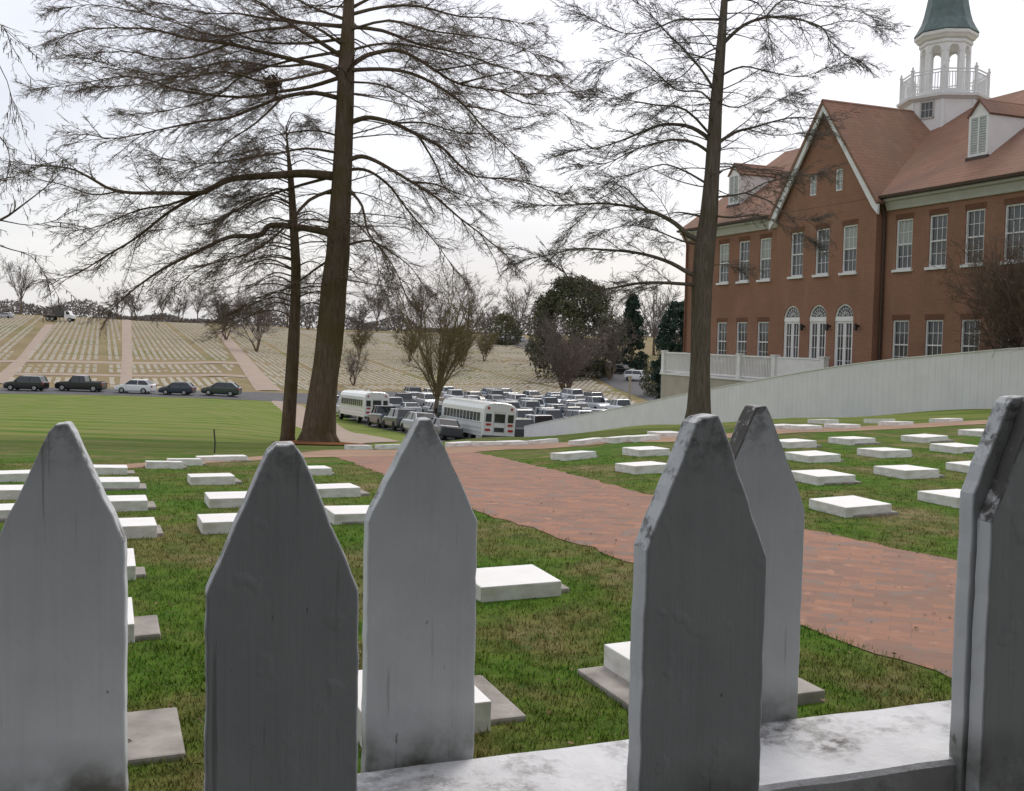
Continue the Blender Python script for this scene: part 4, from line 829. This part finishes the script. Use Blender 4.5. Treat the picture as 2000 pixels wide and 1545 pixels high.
# ------------------------------------------------------------------ background trees
def evergreen(label, px, Y, h, rad, seed, mat='needle_dark', shape='round', group=None, low=.0, name='evergreen_tree', nl=14000, leaf=.28):
    rs = random.Random(seed); base = place(px, Y); root = empty(name, base); tag(root, label, 'tree', group)
    b = MB(); b.tube([(0, 0, -.3), (.1, 0, h*.4), (0, .1, h*.85)], [rad*.09, rad*.06, .03], 8); b.build('trunk', M['bark'], root, smooth=True)
    cl = []
    for k in range(150):
        t = rs.uniform(low, .97); an = rs.uniform(0, 6.28)
        R_ = rad*(math.sin(math.pi*min(1, .12+t*.88))**.6 if shape == 'round' else (1-t)**.75*.95+.08); r_ = R_*math.sqrt(rs.uniform(.1, 1)); cl.append((r_*math.cos(an), r_*math.sin(an), h*t, rad*rs.uniform(.14, .30)))
    def fn():
        c = cl[random.randrange(len(cl))]; v = np.random.default_rng(random.getrandbits(30)).normal(size=3); v /= np.linalg.norm(v); rr = c[3]*random.uniform(.55, 1.1)
        return (c[0]+v[0]*rr, c[1]+v[1]*rr, c[2]+v[2]*rr*.8)
    b = MB(); leaf_cloud(b, fn, nl, leaf*.5, leaf*1.1); b.build('crown', M[mat], root, fix=False); return root
evergreen('broad dark evergreen tree behind the low spreading bare tree', 1118, 190, 18.5, 8.8, 1, 'needle_dark', nl=20000, leaf=.5, low=.05)
evergreen('pointed blue green evergreen tree right of the broad dark one', 1232, 205, 15.5, 3.3, 2, 'needle_blue', 'cone', leaf=.4)
evergreen('dark evergreen tree touching the left end of the brick building', 1330, 120, 13.5, 3.4, 3, 'needle_blue', leaf=.34, low=.02)
evergreen('rounded evergreen bush between the road and the terrace', 1292, 150, 5.2, 3.0, 4, 'needle_dark', nl=4000, leaf=.3, name='evergreen_bush')
evergreen('low dark evergreen tree behind the white truck on the hill road', 985, 300, 9, 5, 6, 'needle_dark', nl=4000, leaf=.5)
protos = [bare_tree('bare_tree', 'bare tree on the far skyline', place(440, 240), 13, 7.5, 50, M['bark'], M['twig_brown'], 3, .2, .18, 16, .62, .035, dens=.8),
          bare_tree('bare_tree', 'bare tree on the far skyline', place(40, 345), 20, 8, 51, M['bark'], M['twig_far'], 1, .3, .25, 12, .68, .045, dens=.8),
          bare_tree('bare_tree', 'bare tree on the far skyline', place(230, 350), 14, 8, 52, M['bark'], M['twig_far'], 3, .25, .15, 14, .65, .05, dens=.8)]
protos[0]['label'] = 'brown bushy bare tree on the hillside behind the thin cypress trunk'
protos[1]['label'] = 'tall grey bare tree on the skyline at the far left'
protos[2]['label'] = 'low round bare tree on the skyline above the straight pink path'
SKY = [(-30, 350, 1, 1.0), (110, 380, 2, .55), (165, 380, 2, .5), (262, 360, 2, .95), (315, 370, 1, .75), (350, 350, 2, .9), (385, 340, 1, .7), (520, 330, 2, 1.1), (560, 350, 1, .9), (600, 340, 2, 1.0), (700, 350, 2, 1.0), (735, 360, 1, .9), (775, 340, 2, 1.1), (820, 355, 1, 1.0), (865, 350, 2, 1.1), (910, 340, 1, 1.0), (950, 330, 2, 1.1), (1010, 330, 1, 1.0), (1060, 300, 2, 1.2), (1170, 260, 1, 1.0), (1275, 250, 1, 1.05), (1320, 240, 2, 1.0), (480, 350, 2, 1.0), (430, 350, 2, .9), (1205, 240, 2, .9), (640, 345, 2, 1.0)]
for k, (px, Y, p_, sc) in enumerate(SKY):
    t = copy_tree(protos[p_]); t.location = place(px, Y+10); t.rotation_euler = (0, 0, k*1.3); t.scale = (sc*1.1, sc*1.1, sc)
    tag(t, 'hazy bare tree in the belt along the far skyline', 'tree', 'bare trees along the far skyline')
for (px, Y, sc, lab) in ((500, 215, 1.1, 'brown bare tree on the hillside between the two cypress trunks'), (690, 170, .6, 'small bare tree at the foot of the hillside right of the biggest trunk'), (1190, 185, 1.0, 'purplish bare tree between the two dark evergreens')):
    t = copy_tree(protos[0]); t.location = place(px, Y); t.scale = (sc, sc, sc); t.rotation_euler = (0, 0, px); t['label'] = lab
y0 = bare_tree('bare_tree', 'yellowish bushy bare tree on the hill right of the slender tree', place(900, 215), 10.5, 6.0, 60, M['bark'], M['twig_tan'], 4, .16, .12, 22, .7, .04, dens=.9)
for (px, Y, sc, lab) in ((800, 225, .8, 'yellowish bushy bare tree left of the slender tree'), (945, 235, .75, 'small yellowish bare tree below the hill road'), (700, 235, .7, 'small tan bare tree on the hillside near the biggest trunk')):
    t = copy_tree(y0); t.location = place(px, Y); t.scale = (sc, sc, sc); t.rotation_euler = (0, 0, px); t['label'] = lab
# distant wooded ridge behind the skyline trees
b = MB(); 
def rfn():
    px = random.uniform(-150, 1330); Y = random.uniform(395, 430); x = (px-1000)/F*Y; hh = (3.5 + 2.5*math.sin(px*.013) + 2*math.sin(px*.041+1)) * (1.0 if px < 400 else 1.5 if px < 960 else 2.2)
    return (x, Y, H(x, Y) + random.uniform(-.5, 1)**1.0*max(hh, 1.5))
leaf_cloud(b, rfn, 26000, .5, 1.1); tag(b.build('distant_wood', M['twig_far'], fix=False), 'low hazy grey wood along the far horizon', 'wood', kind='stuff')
# bare shrub between the board fence and the building
c = W2(28.4, 24.6); sb_ = bare_tree('bare_shrub', 'large fan shaped bare brown shrub behind the board fence', (c.x, c.y, H(c.x, c.y)), 5.6, 3.9, 70, M['bark'], M['twig'], 9, .045, .12, 99, .78, .0075, dens=1.1, cat='shrub')
c = W2(28.9, 24.9); rs = random.Random(4); root = empty('evergreen_shrub', (c.x, c.y, H(c.x, c.y))); tag(root, 'olive leafy shrub peeping over the board fence at the right edge', 'shrub')
b = MB(); leaf_cloud(b, lambda: tuple(Vector((random.gauss(0, .75), random.gauss(0, .9), 1.6+random.gauss(0, .55)))), 5000, .04, .09); b.build('foliage', M['needle_dark'], root, fix=False)
b = MB(); [b.tube([(0, 0, -.2), (x_, y_, 1.6)], [.04, .02], 5) for x_, y_ in ((.2, .3), (-.4, .1), (.3, -.5), (-.1, -.6))]; b.build('stem', M['bark'], root)
# ------------------------------------------------------------------ vehicles (x forward, wheels on z = 0)
def wheel(par, x, y, r, wd, rim=True):
    b = MB(); b.tube([(x, y-wd/2, r), (x, y+wd/2, r)], [r, r], 16); wl = b.build('wheel', M['tyre'], par)
    if rim: s_ = 1 if y > 0 else -1; b = MB(); b.tube([(x, y+s_*(wd/2-.01), r), (x, y+s_*(wd/2+.012), r)], [r*.62, r*.58], 12); b.build('rim', M['rim'], wl)
    return wl
def loft(b, st, n_mi=0):
    """stations (x, [(y, z) half section from bottom to top]) mirrored in y"""
    m_ = len(st[0][1]); vs = []
    for x, sec in st:
        vs += [(x, -y, z) for y, z in sec] + [(x, y, z) for y, z in sec[::-1]]
    k2 = 2*m_; fs = [(i*k2+j, i*k2+(j+1) % k2, (i+1)*k2+(j+1) % k2, (i+1)*k2+j) for i in range(len(st)-1) for j in range(k2)]
    fs += [tuple(range(k2)), tuple((len(st)-1)*k2+j for j in range(k2))[::-1]]; b.add(vs, fs)
KIND = {  # length, half width, belt height, roof height, hood height, windscreen base x, roof front x, roof rear x, rear glass base x, trunk height, wheel r
 'sedan': (4.7, .90, .98, 1.44, .92, .85, .20, -1.15, -1.75, 1.02, .33), 'suv': (4.7, .94, 1.10, 1.72, 1.06, 1.05, .42, -1.85, -2.2, 1.12, .37),
 'crossover': (4.5, .92, 1.05, 1.62, 1.00, 1.10, .35, -1.35, -2.08, 1.15, .35), 'pickup': (5.6, .98, 1.18, 1.85, 1.12, 1.15, .62, -.65, -.85, 1.20, .40), 'van': (5.0, .97, 1.15, 1.80, 1.05, 1.60, .85, -2.1, -2.35, 1.15, .36), 'hatchback': (4.1, .87, 1.0, 1.50, .95, .95, .30, -1.35, -1.85, 1.05, .32)}
def vehicle(kind, color, label=None, group=None, rims=True, lights=True):
    L, hw, zb, zr, zh, xw, xr, xq, xg, zt, wr = KIND[kind]; f, r_ = L/2, -L/2; paint = M['car_'+color]; g = .22
    root = empty({'pickup': 'pickup_truck', 'van': 'minivan'}.get(kind, kind)); tag(root, label, {'pickup': 'pickup truck', 'van': 'van'}.get(kind, 'car'), group)
    sec = lambda w_, z0, z1: [(w_*.86, z0), (w_*.99, z0+.16), (w_, (z0+z1)/2), (w_*.985, z1-.12), (w_*.90, z1)]
    st = [(r_, sec(hw*.86, g+.15, zt-.12)), (r_+.10, sec(hw*.95, g+.03, zt-.02)), (r_+.5, sec(hw, g, zt)), (xg, sec(hw, g, zb if kind != 'pickup' else zt)), (xq, sec(hw, g, zb)), (xr, sec(hw, g, zb)), (xw, sec(hw, g, zb-.01)), (f-.75, sec(hw*.98, g, zh)), (f-.25, sec(hw*.93, g+.02, zh-.12)), (f-.04, sec(hw*.84, g+.08, zh-.24)), (f, sec(hw*.74, g+.16, zh-.36))]
    b = MB(); loft(b, st)
    tw = hw*.76   # roof and pillars
    b.add([(xr, -tw, zr-.035), (xr, tw, zr-.035), (xq, tw, zr-.035), (xq, -tw, zr-.035), (xr-.1, -tw*.86, zr+.015), (xr-.1, tw*.86, zr+.015), (xq+.12, tw*.86, zr+.015), (xq+.12, -tw*.86, zr+.015)], [(0,3,2,1), (4,5,6,7), (0,1,5,4), (1,2,6,5), (2,3,7,6), (3,0,4,7)])
    for s_ in (-1, 1):
        for (xa, za, xb, zb_) in ((xw, zb-.02, xr, zr-.02), (xg, zb-.02, xq, zr-.02), ((xr+xq)/2-.05, zb-.02, (xr+xq)/2-.05, zr-.02)):
            b.tube([(xa, s_*hw*.90, za), (xb, s_*tw, zb_)], [.05, .04], 5)
    body = b.build('body', paint, root, smooth=False)
    b = MB(); gw_ = hw*.885; e_ = .03
    b.add([(xw-e_, -gw_, zb-.05), (xw-e_, gw_, zb-.05), (xg+e_, gw_, zb-.05), (xg+e_, -gw_, zb-.05), (xr-.01, -tw+.02, zr-.036), (xr-.01, tw-.02, zr-.036), (xq+.01, tw-.02, zr-.036), (xq+.01, -tw+.02, zr-.036)], [(0,3,2,1), (4,5,6,7), (0,1,5,4), (1,2,6,5), (2,3,7,6), (3,0,4,7)]); b.build('windows', M['car_glass'], root)
    if kind == 'pickup':
        b = MB(); b.bb((r_+.12, -hw*.78, zt-.04), (xg-.1, hw*.78, zt+.006)); b.build('truck_bed', M['tyre'], root)
    for x in (f-.95, r_+.98):
        for s_ in (-1, 1): wheel(root, x, s_*(hw-.10), wr, .23, rims)
    if lights:
        for s_ in (-1, 1):
            b = MB(); b.bb((f-.20, s_*hw*.55, zh-.36), (f-.075, s_*hw*.84, zh-.22)); b.build('headlight', M['lamp_clear'], root)
            b = MB(); b.bb((r_-.01, s_*hw*.66, zt-.36), (r_+.14, s_*hw*.93, zt-.14)); b.build('tail_light', M['lamp_red'], root)
            b = MB(); b.box((xw-.22, s_*(hw+.09), zb+.06), (.12, .18, .13)); b.build('wing_mirror', paint, root)
        b = MB(); b.bb((f-.03, -hw*.5, g+.25), (f+.012, hw*.5, zh-.42)); b.build('grille', M['tyre'], root)
    return root
def put(o, px, Y, rz, dz=.06, p=None):
    x, y = p if p else ((px-1000)/F*Y, Y)
    gx = (H(x+1.2, y)-H(x-1.2, y))/2.4; gy = (H(x, y+1.2)-H(x, y-1.2))/2.4; q = Vector((0, 0, 1)).rotation_difference(Vector((-gx, -gy, 1)).normalized())
    o.location = (x, y, H(x, y)+dz); o.rotation_euler = (q.to_matrix() @ Matrix.Rotation(rz, 3, 'Z')).to_euler(); return o
for (pxc, pyb, kind, color, lab) in ((51, 764, 'suv', 'black', 'black estate car at the far left of the cars parked behind the lawn'), (158, 765, 'pickup', 'black', 'black pickup truck parked second from the left behind the lawn'),
    (264, 769, 'crossover', 'white', 'white car parked in the middle of the row behind the lawn'), (346, 772, 'hatchback', 'dark blue', 'dark blue compact car parked right of the white car behind the lawn'), (432, 774, 'crossover', 'dark green', 'dark grey green car at the right end of the row behind the lawn')):
    h_ = hit(pxc, pyb); put(vehicle(kind, color, lab, 'cars parked along the road behind the lawn'), 0, 0, math.pi + random.uniform(-.03, .03), .06, (h_.x, h_.y))
# the full car park: one prototype per kind and colour, copied
rs = random.Random(12); cache = {}; HE = math.atan2(E1.y, E1.x); cnt = {}
def lot_car(kind, color, label, group):
    if (kind, color) not in cache: o = cache[(kind, color)] = vehicle(kind, color, label, group, rims=False, lights=False)
    else: o = copy_tree(cache[(kind, color)])
    o['label'] = label; o['group'] = group; return o
cols_ = ['black', 'dark grey', 'grey', 'silver', 'silver', 'silver', 'white', 'white', 'white', 'blue', 'blue', 'grey', 'dark grey', 'tan', 'silver']
rows_ = [(83, 'nearest'), (90.5, 'second'), (102, 'third'), (109, 'fourth'), (120.5, 'fifth'), (127.5, 'sixth'), (138, 'seventh'), (146, 'farthest')]
for (b0, rn) in rows_:
    n_ = 0
    for i in range(0, 26):
        a0 = 28.5 + i*2.85; p = W2(a0, b0); px = 1000 + F*p.x/p.y
        if p.y < 150 and a0 > 61: continue
        if not (775 if p.y > 112 else 900) < px < 1222 + max(0, 0): continue
        if px > 1130 and p.y < 100: pass
        if p.y > 157 or rs.random() < .09: continue
        if proj((p.x, p.y, H(p.x, p.y)))[1] < (779 if px < 1000 else 785): continue
        n_ += 1; kind = rs.choice(['sedan', 'sedan', 'suv', 'crossover', 'crossover', 'pickup', 'van', 'hatchback', 'suv']); color = rs.choice(cols_)
        o = lot_car(kind, color, '%s %s, number %d from left in the %s row of the car park' % (color, {'pickup': 'pickup truck', 'van': 'minivan', 'suv': 'estate', 'crossover': 'car', 'hatchback': 'small car'}.get(kind, kind), n_, rn), 'cars in the crowded car park')
        put(o, 0, 0, HE + (math.pi if rs.random() < .4 else 0) + rs.uniform(-.06, .06), .08, (p.x+rs.uniform(-.2, .2), p.y+rs.uniform(-.8, .8)))
for (a0, b0, kind, color, lab) in ((22.8, 87.0, 'pickup', 'dark blue', 'dark pickup truck parked right behind the farther white bus'), (22.4, 80.6, 'suv', 'dark grey', 'dark grey car parked along the kerb behind the farther bus'), (22.2, 74.6, 'crossover', 'silver', 'silver grey car along the kerb half hidden by a picket'),
    (22.2, 69.0, 'sedan', 'dark grey', 'dark grey saloon along the kerb hidden behind a picket tip'), (31.5, 98, 'suv', 'dark green', 'dark green four wheel drive beyond the brown grass island'), (34.5, 99, 'pickup', 'black', 'black pickup truck beyond the brown grass island'), (28.6, 71.0, 'suv', 'dark grey', 'dark grey four wheel drive parked right of the nearer bus'), (31.4, 72.5, 'pickup', 'silver', 'silver pickup truck where the board fence ends'),
    (24.0, 107.5, 'van', 'silver', 'silver minivan in front of the farther white bus'), (24.2, 118, 'van', 'white', 'tall white van beside the biggest tree trunk, farther than the bus'), (30.5, 112, 'pickup', 'silver', 'silver pickup truck with black bed right of the farther bus'), (33.2, 78, 'crossover', 'blue', 'blue grey car behind the end of the board fence')):
    p = W2(a0, b0); o = lot_car(kind, color, lab, 'cars in the crowded car park'); put(o, 0, 0, HE+rs.uniform(-.03, .03), .08, (p.x, p.y))
for (px, py, kind, color, lab, an) in ((1246, 745, 'van', 'white', 'white van coming down the hill road beside the terrace', -.7), (1217, 731, 'suv', 'black', 'black car on the hill road behind the white van', -.8), (1192, 723, 'crossover', 'tan', 'tan car third in line on the hill road', -.8),
    (990, 664, 'van', 'white', 'white van at the top of the hill road', 2.6), (1046, 676, 'sedan', 'dark blue', 'dark blue car near the top of the hill road', 2.5), (1072, 684, 'sedan', 'silver', 'silver car near the top of the hill road', 2.4), (1012, 669, 'suv', 'silver', 'silver four wheel drive beside the white van at the top of the hill road', 2.6), (1100, 696, 'sedan', 'grey', 'grey car seen through the branches on the hill road', 2.3), (1130, 708, 'suv', 'silver', 'pale car seen through the spreading bare tree', 2.3), (10, 622, 'sedan', 'silver', 'silver car on the hill crest at the left edge', 3.1)):
    h_ = hit(px, py); o = lot_car(kind, color, lab, 'cars on the hill road'); put(o, 0, 0, an, .14, (h_.x, h_.y))
# dump truck on the crest
h_ = hit(118, 628); D = empty('dump_truck'); tag(D, 'dump truck with white cab and dark raised body on the hill crest', 'truck'); 
b = MB(); b.prism([(1.2, .8), (3.3, .8), (3.3, 1.55), (2.6, 1.7), (2.2, 2.5), (1.2, 2.55)], -1.05, 1.05, 'y'); cbn = b.build('cab', M['car_white'], D); b = MB(); b.prism([(2.28, 1.75), (2.55, 1.72), (2.25, 2.4), (1.6, 2.4), (1.6, 1.75)], -1.07, 1.07, 'y'); b.build('window', M['car_glass'], cbn)
b = MB(); b.bb((-3.6, -1.1, .9), (1.1, 1.1, 1.15)); b.build('chassis', M['tyre'], D); b = MB(); b.prism([(-1.0, 1.17), (1.0, 1.17), (1.0, 3.2), (-.9, 2.9)], -1.15, 1.15, 'y'); b.build('dump_body', M['car_dark grey'], D); b = MB(); b.bb((-3.6, -1.12, 1.16), (-1.02, 1.12, 1.35)); b.build('flat_bed', M['gutter'], D)
for x in (2.5, -1.6, -2.6):
    for s_ in (-1, 1): wheel(D, x, s_*1.0, .5, .3)
put(D, 0, 0, .08, .1, (h_.x, h_.y)); D.scale = (1.15, 1.15, 1.15)
# white buses
def bus(label, a0, b0, rz, Lb=10.4, lamps=True):
    bs = empty('white_bus'); tag(bs, label, 'bus', 'white buses in the car park'); W_ = 1.22; z0, z1 = .62, 2.55
    sec = [(W_*.98, z0), (W_, z0+.05), (W_, z1-.35), (W_*.985, z1-.05), (W_*.90, z1+.22), (W_*.66, z1+.38), (W_*.30, z1+.45)]
    rr = lambda k, dz=0: [(y*k, max(z0, z-dz)) for y, z in sec]
    b = MB(); loft(b, [(-Lb/2, rr(.955, .06)), (-Lb/2+.10, rr(1)), (Lb/2-1.3, rr(1)), (Lb/2-1.15, rr(.97, .05))]); body = b.build('body', M['car_bus'], bs, smooth=False)
    b = MB(); loft(b, [(Lb/2-1.2, [(y*.85, min(z, 1.55)) for y, z in sec]), (Lb/2-.1, [(y*.8, min(z, 1.45)) for y, z in sec]), (Lb/2, [(y*.75, min(z, 1.25)) for y, z in sec])]); b.build('bonnet', M['car_bus'], bs)
    nw = 11
    for s_ in (-1, 1):
        for k in range(nw):
            x0 = -Lb/2+.55 + k*(Lb-2.4)/nw; b = MB(); b.bb((x0+.05, s_*(W_+.004), 1.62), (x0+(Lb-2.4)/nw-.05, s_*(W_-.02), 2.22)); b.build('window', M['bus_glass'], bs)
        b = MB(); 
        for zz in (1.50, 1.15, .85): b.bb((-Lb/2+.15, s_*(W_+.012), zz), (Lb/2-1.4, s_*(W_-.01), zz+.05))
        b.build('rub_rail', M['car_silver'], bs)
        for x in (-Lb/2+2.6, Lb/2-1.0): wheel(bs, x, s_*1.0, .48, .3)
    xb = -Lb/2-.004
    for (ya, yb, za, zb_) in ((-.38, .38, 1.62, 2.22), (-1.02, -.60, 1.65, 2.20), (.60, 1.02, 1.65, 2.20), (-.36, .36, .98, 1.28)):
        b = MB(); b.bb((xb-.018, ya, za), (xb+.05, yb, zb_)); b.build('rear_window', M['bus_glass'], bs)
    b = MB(); b.bb((xb-.012, -.42, .78), (xb+.02, -.40, 2.35)); b.bb((xb-.012, .40, .78), (xb+.02, .42, 2.35)); b.bb((xb-.012, -.40, 2.33), (xb+.02, .40, 2.35)); b.build('rear_door_edge', M['car_silver'], bs)
    for s_ in (-1, 1):
        for (ya, zz, hh) in ((.62, 1.40, .14), (.66, 1.02, .16)):
            b = MB(); y_a, y_b = sorted((s_*ya, s_*(ya+.36))); b.bb((xb-.03, y_a, zz), (xb+.03, y_b, zz+hh)); b.build('tail_light', M['lamp_red'], bs)
        b = MB(); b.tube([(xb-.03, s_*.85, 2.58), (xb+.06, s_*.85, 2.58)], [.09, .09], 10); b.build('warning_lamp', M['lamp_red'], bs)
        b = MB(); b.tube([(Lb/2-1.1, s_*1.2, 2.0), (Lb/2-.7, s_*1.45, 2.0)], [.02, .02], 4); b.box((Lb/2-.7, s_*1.48, 1.85), (.06, .2, .4)); b.build('wing_mirror', M['tyre'], bs)
    b = MB(); b.bb((xb-.16, -1.2, .52), (xb-.01, 1.2, .74)); b.build('bumper', M['car_dark grey'], bs)
    b = MB(); b.box((0.6, 0, z1+.50), (.5, .6, .12)); b.tube([(-2.2, 0, z1+.42), (-2.2, 0, z1+.60)], [.12, .10], 8); b.build('roof_hatch', M['car_white'], bs)
    p = W2(a0, b0); put(bs, 0, 0, rz, .06, (p.x, p.y)); return bs
bus('nearer white bus with its back to the fence, just left of the board fence end', 25.0, 70.2, HE)
bus('farther white bus with dark rear windows behind the biggest tree trunk', 23.4, 97.8, HE+.03)
# small posts and poles
def post(name, label, px, py, h_, r_, mat, cat='post', head=False):
    c = hit(px, py); root = empty(name, c); tag(root, label, cat); b = MB(); b.tube([(0, 0, -.2), (.02, 0, h_*.5), (0, 0, h_)], [r_, r_*.95, r_*.9], 8); b.build('pole', mat, root)
    b = MB()
    if head: b.box((0, -.02-r_, h_-.25), (.55, .06, .5))
    else: b.tube([(0, 0, h_), (0, 0, h_+.04)], [r_*1.3, r_*.6], 8)
    b.build('board' if head else 'cap', M['dark_metal'] if not head else mat, root)
post('metal_stake', 'thin dark stake standing among the far left gravestones', 418, 885, .44, .016, M['dark_metal'], 'stake')
post('wooden_post', 'pale wooden post with a small dark board beyond the board fence', 1229, 786, 3.6, .18, M['post_wood'], 'post', True)
post('flagpole', 'tall thin pole rising from the far left skyline', 120, 612, 16, .10, M['dark_metal'], 'pole')
# ------------------------------------------------------------------ grass blades on the near lawn
def in_path(x, y):
    a_, b_ = x*E2.x+y*E2.y, x*E1.x+y*E1.y; lo = np.interp(b_, [AB(p)[1] for p in PL], [AB(p)[0] for p in PL]); hi = np.interp(b_, [AB(p)[1] for p in PR], [AB(p)[0] for p in PR])
    return lo+.03 < a_ < hi-.03 and b_ < 15
stones = [(o.location.x, o.location.y) for o in bpy.data.objects if o.name.startswith('gravestone') and o.location.y < 24 and o.type == 'EMPTY']
def blades(n_, ylo, yhi, hmin, hmax, wd, name, lab, mat):
    V = []; Fc = []; k = 0; st_ = np.array(stones)
    while k < n_:
        Y = ylo*(yhi/ylo)**random.random(); x = random.uniform(-.56, .56)*Y
        if in_path(x, Y): continue
        a_, b_ = x*E2.x+Y*E2.y, x*E1.x+Y*E1.y
        d = st_ - (x, Y); da = np.abs(d[:, 0]*E2.x+d[:, 1]*E2.y); db = np.abs(d[:, 0]*E1.x+d[:, 1]*E1.y)
        if np.any((da < .26) & (db < .26)): continue
        z = H(x, Y)-.005
        for _ in range(5):
            bx, by = x+random.gauss(0, .02), Y+random.gauss(0, .02); h_ = random.uniform(hmin, hmax); an = random.uniform(0, 6.28); lx, ly = math.cos(an)*h_*random.uniform(.3, 1.1), math.sin(an)*h_*random.uniform(.3, 1.1); wx, wy = -math.sin(an)*wd, math.cos(an)*wd
            i = len(V); V += [(bx-wx, by-wy, z), (bx+wx, by+wy, z), (bx+lx, by+ly, z+h_)]; Fc.append((i, i+1, i+2))
        k += 1
    b = MB(); b.add(V, Fc); tag(b.build(name, mat, fix=False), lab, 'grass', kind='stuff')
n = N('grass_blade', .9, .1); a = n.noise(.9, 6, dist=.6); bn = n.noise(60, 2)
c1 = n.ramp(a, (.34, (.085,.22,.012)), (.46, (.12,.215,.02)), (.56, (.20,.20,.055)), (.68, (.33,.265,.13))); n.color(n.mix(n.ramp(bn, *BW(.5, .68)), c1, (.24, .21, .09))); n.b.inputs['Subsurface Weight'].default_value = 0; M['blade'] = n.m
blades(46000, 2.2, 15, .010, .036, .0032, 'grass', 'short rough grass around the near gravestones', M['blade'])


# fallen leaves and twigs scattered over walk and grass
V = []; Fc = []
for k in range(700):
    Y = 3*(16/3)**random.random(); x = random.uniform(-.52, .52)*Y; z = H(x, Y)+(.022 if in_path(x, Y) else .03); an = random.uniform(0, 6.28); L_ = random.uniform(.006, .019); i = len(V); c_, s_ = math.cos(an), math.sin(an); w_ = L_*random.uniform(.25, .6)
    V += [(x-c_*L_, Y-s_*L_, z), (x-s_*w_, Y+c_*w_, z+random.uniform(0, .012)), (x+c_*L_, Y+s_*L_, z+.003), (x+s_*w_, Y-c_*w_, z+random.uniform(0, .008))]; Fc.append((i, i+1, i+2, i+3))
b = MB(); b.add(V, Fc); leafy('dead_leaf', (.10, .06, .03), (.28, .19, .10)); tag(b.build('fallen_leaves', M['dead_leaf'], fix=False), 'small dead leaves scattered over the walk and grass', 'leaves', kind='stuff')
